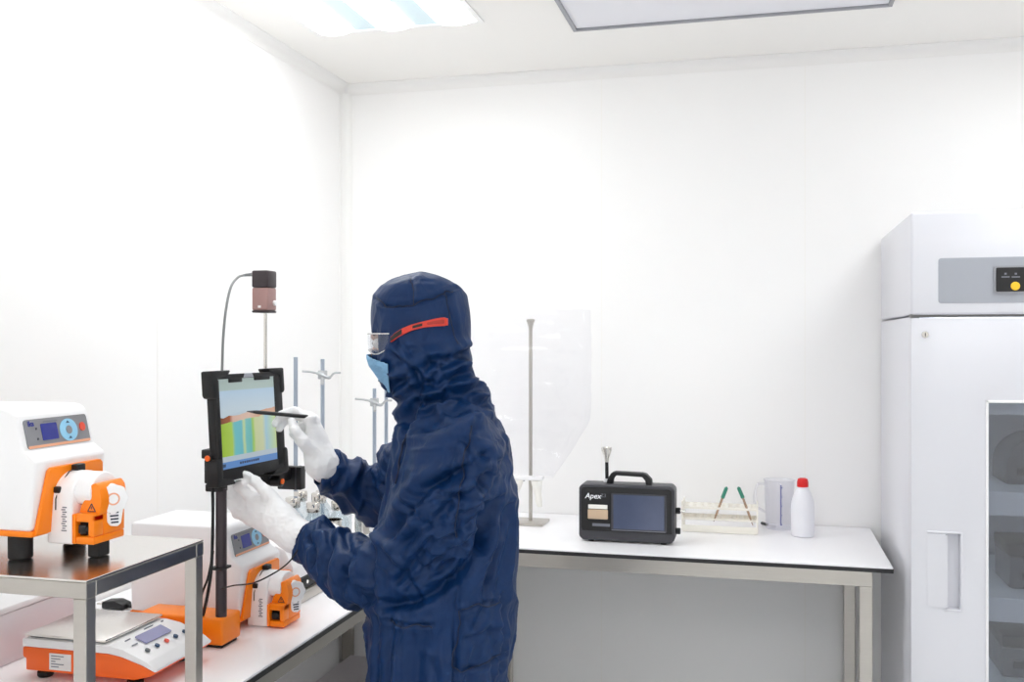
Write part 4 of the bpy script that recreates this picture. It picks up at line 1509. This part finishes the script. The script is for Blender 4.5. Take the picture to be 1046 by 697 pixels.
# head, neck: the skin under the hood
HD = 2.095
head_rows = [(279.2, 428, 437, .02), (281, 415, 447, .036), (285, 402, 458, .056), (292, 389, 469, .072), (302, 381, 477, .083), (315, 379, 480.5, .090),
             (328, 378.5, 482, .094), (345, 379.5, 482, .096), (356, 380.5, 481, .096), (366, 381, 481, .095), (376, 383, 485, .093), (386, 389, 490, .091),
             (396, 394, 495, .090), (404, 398, 499, .090), (412, 403, 501, .092), (422, 410, 503, .098), (432, 414, 506, .115), (442, 412, 511, .14)]
fld = Field((-.36, 1.90, 1.30), (.02, 2.32, 1.78), .004)
hr_rows = [row(py, a + (5 if py < 366 else 16), c_ - (9 if py < 366 else 18), b_, YH, HD, .010 if py < 366 else .016) for py, a, c_, b_ in head_rows]
fld.loft(hr_rows, YH, 0)
cen = np.array(row(345, 379.5, 482, .096, YH, HD))
fdir = np.array([-math.cos(YH), math.sin(YH), 0])
ldir = np.array([-math.sin(YH), -math.cos(YH), 0])
C0 = np.array([cen[1], cen[2], 0])


def hp(f, l, py):
    """point of the head: forward, left, height by photo row"""
    return C0 + fdir * f + ldir * l + np.array([0, 0, CAMZ - (py - 348.5) / 1000 * HD])


FA = cen[3]
fld.cap(hp(FA - .012, 0, 348), hp(FA - .002, 0, 362), .008, .010, .012)          # nose
fld.cap(hp(FA - .014, -.03, 344), hp(FA - .014, .03, 344), .010, .010, .012)     # brow
for s_ in (-1, 1):
    fld.cap(hp(FA - .03, .035 * s_, 363), hp(FA - .045, .055 * s_, 366), .016, .014, .016)   # cheeks
fld.cap(hp(FA - .012, -.02, 380), hp(FA - .012, .02, 380), .006, .006, .008)     # lips
for s_ in (-1, 1):
    fld.cap(hp(-.005, .083 * s_, 348), hp(-.008, .083 * s_, 362), .010, .008, .006)  # ears
Vh, Qh = fld.mesh()
body = field_obj('body', relax(Vh, Qh, 1), Qh, 'skin', person)
for s_ in (-1, 1):
    e_ = hp(FA - .022, .031 * s_, 351)
    b = B(); bmesh.ops.create_uvsphere(b, u_segments=20, v_segments=12, radius=.0125)
    bmesh.ops.translate(b, vec=ROT @ e_, verts=b.verts)
    eo = obj('eye', b, 'eye_white', body, True)
    b = B(); bmesh.ops.create_uvsphere(b, u_segments=16, v_segments=10, radius=.006)
    bmesh.ops.translate(b, vec=ROT @ (e_ + fdir * .0082), verts=b.verts)
    obj('iris', b, 'brow_hair', eo, True)
    b = B(); tube(b, [tuple(ROT @ hp(FA - .006 - .012 * q * q, s_ * (.012 + .034 * q), 343.5 - 2 * math.sin(q * 2.4))) for q in np.linspace(0, 1, 8)], .003, 8)
    obj('eyebrow', b, 'brow_hair', body, True)

# ---- the coverall: hood, torso, sleeves, legs in one surface
G = Field((-.62, 1.72, -.004), (.16, 2.62, 1.775), .0042)
torso_rows = [(1.37, -.135, 2.095, .10, .16), ]
TR = [(448, 407, 518, .165), (460, 403, 521, .185), (475, 401, 523, .188), (500, 397, 525.5, .185), (525, 391, 526.5, .183), (550, 385, 527, .182), (580, 380, 526.5, .186), (605, 377, 525.5, .192),
      (635, 375.5, 524.5, .197), (660, 375, 522, .200), (697, 376, 517, .200), (725, 378, 514, .198)]
rows = [row(py, a, c_, b_ * (.84 if py < 640 else .88), YB, DB) for py, a, c_, b_ in TR]
G.loft(rows, YB, 0)
fb, lb_ = np.array([-math.cos(YB), math.sin(YB), 0]), np.array([-math.sin(YB), -math.cos(YB), 0])
Z = np.array([0, 0, 1.0])
mid = np.array([(452 - 523) / 1000 * DB, DB, 0])
# collar slope and shoulders
nk = C(455, 436, 2.10)
SL, SR = C(474, 464, 1.955), C(446, 458, 2.265)
G.cap(nk, SL, .072, .075, .06)
G.cap(nk, SR, .070, .070, .06)
# hood
hood_rows = [row(py, a, c_, b_ + .004, YH, HD) for py, a, c_, b_ in head_rows]
G.loft(hood_rows, YH, .035)
# left arm
EL, WLp = C(408, 583, 2.03), C(318, 553, 2.195)
G.chain([SL, C(449, 524, 1.985), EL], [.080, .096, .079], .010)
G.chain([EL, C(368, 585, 2.09), C(338, 570, 2.14), C(321, 552.5, 2.19)], [.075, .069, .061, .051], .008)
# right arm
ER = C(398, 512, 2.43)
G.chain([SR, C(420, 482, 2.36), ER], [.078, .082, .066], .02)
G.chain([ER, C(366, 497, 2.42), C(337, 481, 2.375)], [.068, .066, .050], .012)
# hips and legs
for s_, kn in ((1, .03), (-1, -.02)):
    hip = mid + lb_ * .074 * s_ + Z * .84
    knee = mid + lb_ * .10 * s_ + fb * (.03 + kn) + Z * .47
    ank = mid + lb_ * .105 * s_ + fb * (-.02 + kn) + Z * .10
    G.chain([hip, knee, ank], [.108, .083, .066], .03)
    toe = mid + lb_ * .115 * s_ + fb * (.15 + kn) + Z * .038
    heel = mid + lb_ * .105 * s_ + fb * (-.045 + kn) + Z * .042
    G.chain([heel, toe], [.043, .040], .02)
G.F = np.maximum(G.F, (.001 - G.ax[2]).reshape(1, 1, -1).astype(np.float32))     # flat soles on the floor
# opening for the eyes
sl, (x, y, z) = G.block([-.45, 1.8, 1.5], [.1, 2.4, 1.7], 0)
f = (x - C0[0]) * fdir[0] + (y - C0[1]) * fdir[1]
l = (x - C0[0]) * ldir[0] + (y - C0[1]) * ldir[1]
zt, zl = CAMZ - (340.5 - 348.5) / 1000 * HD, CAMZ - (357.5 - 348.5) / 1000 * HD
slot = np.maximum(np.maximum(z - zt, zl - z), np.maximum(FA - .060 - f, np.abs(l) - .070))
G.F[sl] = np.maximum(G.F[sl], -slot)
# open, hollow cuffs
for end, prev in ((C(318, 551.5, 2.198), C(340, 562, 2.155)), (C(333, 479, 2.37), C(350, 489, 2.40))):
    ax = (end - prev) / np.linalg.norm(end - prev)
    sl, (x, y, z) = G.block(end, end, .12)
    t_ = (x - end[0]) * ax[0] + (y - end[1]) * ax[1] + (z - end[2]) * ax[2]
    rr = np.sqrt(np.maximum((x - end[0]) ** 2 + (y - end[1]) ** 2 + (z - end[2]) ** 2 - t_ ** 2, 0))
    G.F[sl] = np.maximum(G.F[sl], np.where(rr < .085, t_ - .004, -1))
    G.F[sl] = np.maximum(G.F[sl], np.where(t_ > -.05, np.maximum(-(rr - .041), -(t_ + .03)) * -1 * 0 - np.maximum(rr - .041, -.03 - t_), -1))
V, Q = G.mesh()
V = relax(V, Q, 3, .5)
N = normals(V, Q)


def seg_t(P, a, c):
    ba = c - a
    t_ = np.clip(((P - a) @ ba) / (ba @ ba), 0, 1)
    return t_, np.linalg.norm(P - a - t_[:, None] * ba, axis=1)


def ridge(n, p=1.0):
    return 1 - np.minimum(1, np.abs(n) * 2.2) ** p


disp = np.zeros(len(V))
warp = np.stack([vnoise(V * 9), vnoise(V * 9 + 7), vnoise(V * 9 + 13)], 1) * .03
Pw = V + warp
dT = np.abs(V[:, 2] - 1.0)
arm_w = np.zeros(len(V))
for pts, amp in (([SL, C(449, 524, 1.985), EL], .0075), ([EL, C(368, 585, 2.09), C(338, 570, 2.14), C(321, 552.5, 2.19)], .0125), ([SR, C(420, 482, 2.36), ER], .014), ([ER, C(366, 497, 2.42), C(337, 481, 2.375)], .012)):
    for a, c_ in zip(pts[:-1], pts[1:]):
        t_, dist = seg_t(V, a, c_)
        wgt = np.clip((.118 - dist) / .03, 0, 1)
        ax = (c_ - a) / np.linalg.norm(c_ - a)
        s1 = np.cross(ax, Z); s1 /= np.linalg.norm(s1)
        s2 = np.cross(ax, s1)
        q = np.stack([(Pw @ ax) * 21 + (Pw @ s2) * 12, (Pw @ s1) * 8, (Pw @ s2) * 8], 1)
        new = amp * 1.25 * (ridge(vnoise(q), .9) - .4) + amp * .6 * (ridge(vnoise(q * 2.1 + 3)) - .5)
        disp = np.where(wgt > arm_w, disp * (1 - wgt) + new * wgt, disp)
        arm_w = np.maximum(arm_w, wgt)
tz = np.clip((1.46 - V[:, 2]) / .06, 0, 1) * (1 - arm_w)
q = np.stack([(Pw @ fb) * 15 + V[:, 2] * 3, (Pw @ lb_) * 15, V[:, 2] * 4.2], 1)
disp += tz * (.014 * (ridge(vnoise(q), .9) - .4) + .005 * (ridge(vnoise(q * np.array([2.2, 2.2, 3.5]) + 5)) - .5))
# hood: smooth crown, slack folds about the neck
hz = np.clip((V[:, 2] - 1.40) / .05, 0, 1)
nz_ = hz * np.clip((1.60 - V[:, 2]) / .07, 0, 1)
q = np.stack([(Pw @ fb) * 12 - V[:, 2] * 13, (Pw @ lb_) * 9, V[:, 2] * 27 + (Pw @ fb) * 15], 1)
disp += nz_ * .017 * (ridge(vnoise(q), .9) - .5)
disp += hz * .0034 * (ridge(vnoise(Pw * np.array([22, 22, 15])), 1.1) - .5)


def crease(pts, width, depth, d=2.0, ridge_=0.0):
    """sewn seams and long folds on the near (left) side, drawn as lines in the side view"""
    global disp
    P2 = V[:, [0, 2]]
    pp = [np.array([C(px, py, d)[0], C(px, py, d)[2]]) for px, py in pts]
    best = np.full(len(V), 9.0)
    for a, c_ in zip(pp[:-1], pp[1:]):
        ba = c_ - a
        t_ = np.clip(((P2 - a) @ ba) / (ba @ ba), 0, 1)
        best = np.minimum(best, np.linalg.norm(P2 - a - t_[:, None] * ba, axis=1))
    near = np.clip((-N[:, 1] - .05) / .25, 0, 1) * (V[:, 1] < 2.13)
    disp += near * (-depth * 1.4 * np.exp(-(best / width) ** 2) + ridge_ * np.exp(-((best - 2.2 * width) / (1.4 * width)) ** 2))


S_ = .0038
# hood panels
crease([(379, 304), (392, 312), (410, 313), (433, 309), (452, 302), (466, 294)], S_, .0035, 2.04, .002)
crease([(421, 282), (423, 296), (424, 311)], S_, .003, 2.04)
crease([(458, 300), (462, 318), (466, 338), (470, 352)], S_, .0035, 2.05, .0015)
crease([(401, 362), (414, 372), (428, 382)], .007, .006, 2.02, .004)
crease([(398, 402), (412, 388), (432, 375), (458, 366), (478, 362)], .009, .011, 2.02, .007)
crease([(403, 412), (424, 398), (448, 392), (470, 382)], .009, .010, 2.02, .007)
crease([(416, 432), (424, 412), (446, 408), (474, 406), (492, 416)], .010, .012, 2.0, .008)
crease([(476, 360), (481, 374), (488, 388), (496, 402), (500, 416)], .008, .008, 2.05, .005)
crease([(428, 384), (446, 396), (470, 402), (486, 398)], .008, .008, 2.02, .005)
# zip front and collar
crease([(417, 437), (412, 462), (403, 492)], S_, .004, 2.02, .003)
# sleeve head seam and long upper-arm folds
crease([(486, 432), (480, 452), (474, 478), (470, 512), (468, 548)], S_, .004, 1.93, .003)
crease([(474, 480), (452, 488), (432, 502), (414, 526), (398, 548)], .010, .010, 1.94, .007)
crease([(470, 500), (452, 520), (430, 538), (412, 556)], .009, .008, 1.95, .006)
crease([(410, 590), (432, 560), (452, 530)], .008, .007, 1.96, .006)
crease([(500, 482), (492, 520), (486, 556)], .010, .006, 1.96, .006)
# underside of the sleeve against the trunk
crease([(398, 616), (424, 610), (452, 596), (474, 578), (492, 548), (503, 512)], .010, .016, 1.97, .004)
# pocket and side panels
crease([(471, 622), (468, 648), (466, 678), (490, 681), (513, 676)], S_, .004, 1.95, .003)
crease([(471, 622), (490, 616), (512, 620)], S_, .004, 1.95, .003)
crease([(514, 614), (512, 650), (508, 692)], S_, .005, 1.95, .003)
crease([(398, 631), (420, 632), (444, 630)], S_, .0045, 1.97, .003)
crease([(470, 566), (468, 600), (465, 640), (464, 697)], S_, .004, 1.95, .003)
crease([(402, 626), (400, 660), (401, 700)], .007, .005, 1.97, .003)
crease([(476, 650), (496, 646), (510, 650)], .006, .004, 1.95, .003)
# gathers near the cuffs
crease([(316, 545), (324, 558), (322, 572)], .006, .007, 2.15, .004)
crease([(333, 538), (340, 556), (336, 582)], .008, .008, 2.10, .006)
crease([(352, 545), (362, 562), (356, 592)], .009, .009, 2.08, .007)
crease([(386, 552), (382, 575), (388, 604)], .009, .008, 2.05, .006)
# many small pulled folds: fans from the armpit, the elbow crook and the shoulder, and drapes down the trunk
rr_ = random.Random(11)


def fan(cx, cy, a0, a1, n, l0, l1, d, w_, dep):
    for k_ in range(n):
        a = math.radians(a0 + (a1 - a0) * (k_ + rr_.uniform(.15, .85)) / n)
        s0 = rr_.uniform(4, 26)
        L = rr_.uniform(l0, l1)
        bend = rr_.uniform(-.35, .35)
        pts = []
        for q_ in range(6):
            s1_ = s0 + L * q_ / 5
            aa = a + bend * (q_ / 5) ** 2
            pts.append((cx + s1_ * math.cos(aa), cy + s1_ * math.sin(aa)))
        crease(pts, w_ * rr_.uniform(.7, 1.3), dep * rr_.uniform(.6, 1.3), d, dep * .6)


fan(408, 508, -34, 48, 5, 30, 90, 1.95, .0064, .0056)
fan(392, 552, 10, 70, 3, 24, 50, 1.98, .0058, .0040)
fan(470, 436, 40, 110, 6, 40, 90, 1.92, .0060, .0040)
fan(408, 604, -50, -8, 3, 34, 80, 1.97, .0060, .0046)
fan(505, 500, 95, 150, 5, 30, 80, 1.95, .0058, .0045)
for x_ in (384, 392, 412, 424, 436, 450, 480, 500, 517):
    y_ = rr_.uniform(618, 640)
    crease([(x_, y_), (x_ + rr_.uniform(-4, 4), y_ + 30), (x_ + rr_.uniform(-7, 7), y_ + 75)], .0062 * rr_.uniform(.7, 1.4), .0026 * rr_.uniform(.4, 1.5), 1.97, .0015)
for x_, y_ in ((512, 470), (518, 520), (508, 560), (500, 590)):
    crease([(x_, y_), (x_ - 6, y_ + 22), (x_ - 16, y_ + 44)], .006, .005, 1.99, .003)
fan(402, 346, 18, 60, 4, 20, 45, 2.03, .0045, .0035)
fan(480, 362, 120, 175, 4, 18, 42, 2.03, .0055, .0055)
fan(420, 432, -85, -20, 5, 20, 55, 2.0, .0055, .0060)
flat = np.clip((V[:, 2] - .02) / .05, 0, 1)
V = V + N * (disp * flat)[:, None]
V[:, 2] = np.maximum(V[:, 2], .0)
coverall = field_obj('coverall', relax(V, Q, 1, .25), Q, 'coverall_fabric', person)
# sewn seams, laid on the near side of the cloth
N2 = normals(V, Q)
side = np.where((N2[:, 1] < .25) & (V[:, 1] < 2.14) & (V[:, 2] > .7))[0]


def seam(pts, d, name='seam', r=.0013):
    P_ = spline([Vector((px, py, 0)) for px, py in pts], 14)
    out = []
    for p in P_:
        t_ = C(p.x, p.y, d)
        dd = np.hypot(V[side, 0] - t_[0], V[side, 2] - t_[2])
        near_ = np.where(dd < .0075)[0]
        if not len(near_):
            continue
        k_ = side[near_[np.argmin(V[side[near_], 1] + dd[near_] * 1.5)]]
        out.append(V[k_] + N2[k_] * .0002)
    for _ in range(4):
        out = [out[0]] + [(out[i_ - 1] + out[i_] * 2 + out[i_ + 1]) / 4 for i_ in range(1, len(out) - 1)] + [out[-1]]
    b = B()
    tube(b, [ROT @ p for p in out], r, 6)
    return obj(name, b, 'seam_navy', coverall, True)


seam([(381, 305), (392, 311.5), (410, 312.5), (433, 308.5), (452, 301.5), (464, 295)], 2.04)
seam([(421, 283), (423, 296), (424, 311)], 2.04)
seam([(458, 300), (462, 318), (466, 338), (469, 352)], 2.05)
seam([(486, 434), (480, 452), (474, 478), (470, 512), (468, 546)], 1.93)
seam([(471, 622), (468, 648), (466, 676), (490, 680), (512, 676)], 1.95)
seam([(472, 622), (490, 617), (511, 620)], 1.95)
seam([(400, 631), (420, 632), (443, 630)], 1.97)
seam([(415, 440), (411, 462), (404, 490)], 2.02, 'zip', .0022)

# ---- face mask
M_ = Field((-.42, 1.85, 1.40), (.0, 2.3, 1.62), .003)
mrows = [row(py, a, c_, b_, YH, HD) for py, a, c_, b_ in ((360, 374.5, 481, .105), (366, 374.5, 481, .106), (374, 377, 482, .106), (382, 383, 484, .105), (390, 388.5, 487, .104), (397, 392.5, 490, .102), (403, 397, 492, .10))]
sl, d, (f, l, z) = M_.loft_d(mrows, YH, .03)
x = M_.ax[0][sl[0]].reshape(-1, 1, 1) - np.tan(YH) * 0
fld_out = np.maximum(d, -(d + .004))
cut = np.maximum(np.maximum(z - (CAMZ - (361.5 - 348.5) / 1000 * HD + .26 * (f - FA)), (CAMZ - (401 - 348.5) / 1000 * HD) - z), x + .2545)
M_.put(sl, np.maximum(fld_out, cut), 0)
Vm, Qm = M_.mesh()
Vm = relax(Vm, Qm, 1, .4)
mask = field_obj('face_mask', Vm, Qm, 'mask_blue', person)

# ---- safety glasses
M_ = Field((-.42, 1.85, 1.52), (.0, 2.3, 1.66), .0024)
grow = [row(py, a, c_, b_, YH, HD) for py, a, c_, b_ in ((336, 375.5, 486, .098), (350, 375.5, 486, .100), (362, 377, 486, .099))]
sl, d, (f, l, z) = M_.loft_d(grow, YH, .03)
zc = CAMZ - (350 - 348.5) / 1000 * HD
low = .013 + .013 * np.exp(-((f - (FA - .028)) / .028) ** 2)
band = np.maximum((z - zc) - .0195, -low - (z - zc))
lens = np.maximum(np.maximum(d, -(d + .0045)), np.maximum(band, (.040 - f)))
M_.put(sl, lens, 0)
Vl, Ql = M_.mesh()
glasses = field_obj('safety_glasses', relax(Vl, Ql, 1, .4), Ql, 'lens_clear', person)
M_ = Field((-.42, 1.85, 1.52), (.0, 2.3, 1.66), .0024)
rim = np.maximum(np.maximum(d - .001, -(d + .0055)), np.maximum(np.abs(band + .0012) - .0016, (.039 - f)))
M_.put(sl, rim, 0)
Vl, Ql = M_.mesh()
field_obj('lens_rim', relax(Vl, Ql, 1, .4), Ql, 'frame_clear', glasses)


def temple(side):
    """bent bar lying on the hood from the lens corner back over the ear"""
    pts, wid = [], []
    for px, py, hw in ((399.5, 347.2, .0052), (404, 343.5, .0066), (411, 339.0, .0064), (420, 335.0, .0060), (432, 331.8, .0062), (445, 329.6, .0078), (453, 328.8, .0090), (457, 328.9, .0070)):
        zz = CAMZ - (py - 348.5) / 1000 * 2.0
        xx = (px - 523) / 1000 * 2.0
        # follow the hood's side: solve for the depth of the near surface of the ellipse at this spot
        A_, B_ = FA + .003, .096 + .0045
        best = None
        for dep in np.linspace(1.96, 2.12, 161):
            xq = (px - 523) / 1000 * dep
            ff = (xq - C0[0]) * fdir[0] + (dep - C0[1]) * fdir[1]
            ll = (xq - C0[0]) * ldir[0] + (dep - C0[1]) * ldir[1]
            if (ff / A_) ** 2 + (ll / B_) ** 2 <= 1.06:
                best = (ff, ll, CAMZ - (py - 348.5) / 1000 * dep)
                break
        if best is None:
            best = (FA * .75, .07, zz)
        pts.append(best)
        wid.append(hw)
    return pts, wid


tp, tw = temple(1)
for s_ in (1, -1):
    for nm, mt, i0, i1, grow_, off in (('temple', 'red_plastic', 0, len(tp) - 1, 0, .0), ('temple_grip', 'black_plastic', 0, 2, -.0018, .0018), ('temple_grip', 'black_plastic', 3.2, 4.0, -.0035, .0018), ('temple_inlay', 'red_dark', 4.4, 6.4, -.0045, .0014)):
        b = B()
        ts = np.linspace(i0, i1, 24)
        P_ = np.array([[np.interp(t_, range(len(tp)), [p[c_] for p in tp]) for c_ in range(3)] for t_ in ts])
        W_ = np.interp(ts, range(len(tp)), tw) + grow_
        ring = []
        for (ff, ll, zz), hw in zip(P_, W_):
            o_ = C0 + fdir * ff + ldir * (ll * s_)
            out = ldir * s_ + fdir * .25
            out = out / np.linalg.norm(out)
            ring.append([b.verts.new(ROT @ (o_ + out * (q_ + off) + Z * (zz + e_ * hw))) for q_, e_ in ((-.003, -1), (.0022, -1), (.0022, 1), (-.003, 1))])
        for r0, r1 in zip(ring[:-1], ring[1:]):
            for j in range(4):
                b.faces.new((r0[j], r0[(j + 1) % 4], r1[(j + 1) % 4], r1[j]))
        b.faces.new(ring[0]); b.faces.new(ring[-1][::-1])
        if nm == 'temple':
            tobj = obj(nm, b, mt, glasses)
            tobj['label'] = 'red temple arm'
        else:
            obj(nm, b, mt, glasses)


# ---- gloves
def glove(lo, hi, fn, h=.0026):
    F_ = Field(lo, hi, h)
    fn(F_)
    v, q_ = F_.mesh()
    v = relax(v, q_, 2, .45)
    n_ = normals(v, q_)
    w1 = v + np.stack([vnoise(v * 30), vnoise(v * 30 + 5), vnoise(v * 30 + 9)], 1) * .006
    v = v + n_ * (.0016 * (ridge(vnoise(w1 * 42)) - .5) + .0010 * (ridge(vnoise(w1 * 90 + 4)) - .5))[:, None]
    return field_obj('glove', v, q_, 'glove_nitrile', person)


def left_hand(F_):
    wr = C(302, 547, 2.222)
    F_.chain([C(330, 560, 2.172), wr], [.037, .036], .01)
    kn = [C(261, 511, 2.295), C(254.5, 511, 2.312), C(248, 517, 2.318), C(243.5, 524, 2.318)]
    F_.chain([wr, C(283, 530, 2.25)], [.036, .034], .02)
    F_.chain([C(283, 530, 2.25), C(264, 518, 2.287)], [.034, .024], .02)
    for i_, k_ in enumerate(kn):
        F_.chain([wr + (C(283, 530, 2.25) - wr) * .5 + Z * (.012 - .009 * i_), k_], [.024, .0155 - .0005 * i_], .02)
    tips = [(C(251, 503.5, 2.292), C(243, 495.5, 2.284), C(249, 493.5, 2.272)), (C(246.5, 503.5, 2.338), C(239, 498, 2.358), C(233.5, 494.5, 2.374)),
            (C(241, 509, 2.338), C(234.5, 502, 2.355), C(229, 498, 2.368)), (C(238, 517, 2.336), C(232.5, 510, 2.348), C(228, 505, 2.358))]
    for k_, (a, c_, e_) in zip(kn, tips):
        F_.chain([k_, a, c_, e_], [.0138, .0118, .0102, .0088], .006)
    F_.chain([C(292, 528, 2.238), C(274, 505, 2.258), C(261, 492.5, 2.270), C(250.5, 484.5, 2.285)], [.022, .0155, .0118, .0088], .012)
    cuff(F_, C(330, 560, 2.172), C(302, 547, 2.222))


def cuff(F_, a, c_):
    pass


def right_hand(F_):
    wr = C(329, 474, 2.362)
    F_.chain([C(350, 488, 2.40), wr], [.040, .037], .01)
    kn = [C(317, 428, 2.345), C(320.5, 430, 2.368), C(323, 436, 2.392), C(323.5, 444, 2.412)]
    F_.chain([wr, C(321, 452, 2.37)], [.035, .030], .02)
    for i_, k_ in enumerate(kn):
        F_.chain([wr + Z * .0 + (C(321, 452, 2.37) - wr) * .3, k_], [.024, .0145 - .0005 * i_], .018)
    F_.chain([kn[0], C(301, 420.5, 2.352), C(288, 424.5, 2.352), C(281, 433, 2.347)], [.0138, .0118, .0105, .0088], .006)
    F_.chain([kn[1], C(305, 424, 2.376), C(292, 428.5, 2.372), C(285.5, 438, 2.364)], [.0138, .0120, .0106, .0090], .006)
    F_.chain([kn[2], C(309, 434, 2.400), C(300, 443, 2.392), C(305, 452, 2.380)], [.0132, .0116, .0104, .0092], .006)
    F_.chain([kn[3], C(313, 443, 2.416), C(306, 451, 2.408), C(311, 459, 2.396)], [.0122, .0108, .0096, .0086], .006)
    F_.chain([C(324, 464, 2.345), C(310, 452, 2.322), C(301.5, 440.5, 2.318), C(298, 430.5, 2.326)], [.020, .0148, .0115, .0092], .010)


gl = glove((-.70, 2.10, 1.08), (-.38, 2.42, 1.36), left_hand)
gr = glove((-.60, 2.26, 1.20), (-.36, 2.48, 1.48), right_hand)

# ---- stylus
a_, c_ = ROT @ C(252, 420.3, 2.306), ROT @ C(318, 426.2, 2.338)
a_, c_ = Vector(a_), Vector(c_)
st = thing('stylus', tuple(a_), 'black stylus held by the gloved right hand over the tablet screen', 'stylus')
u_ = (c_ - a_)
b = B(); cyl(b, a_ + u_ * .10, a_ + u_ * .16, .0034, .0046, 16); cyl(b, a_ + u_ * .159, c_, .0046, .0046, 18, bev=.001); obj('barrel', b, 'black_plastic', st, True)
b = B(); cyl(b, a_ + u_ * .02, a_ + u_ * .101, .0014, .0034, 14); cyl(b, a_, a_ + u_ * .021, .0006, .0014, 10); obj('tip', b, 'charcoal_plastic', st, True)
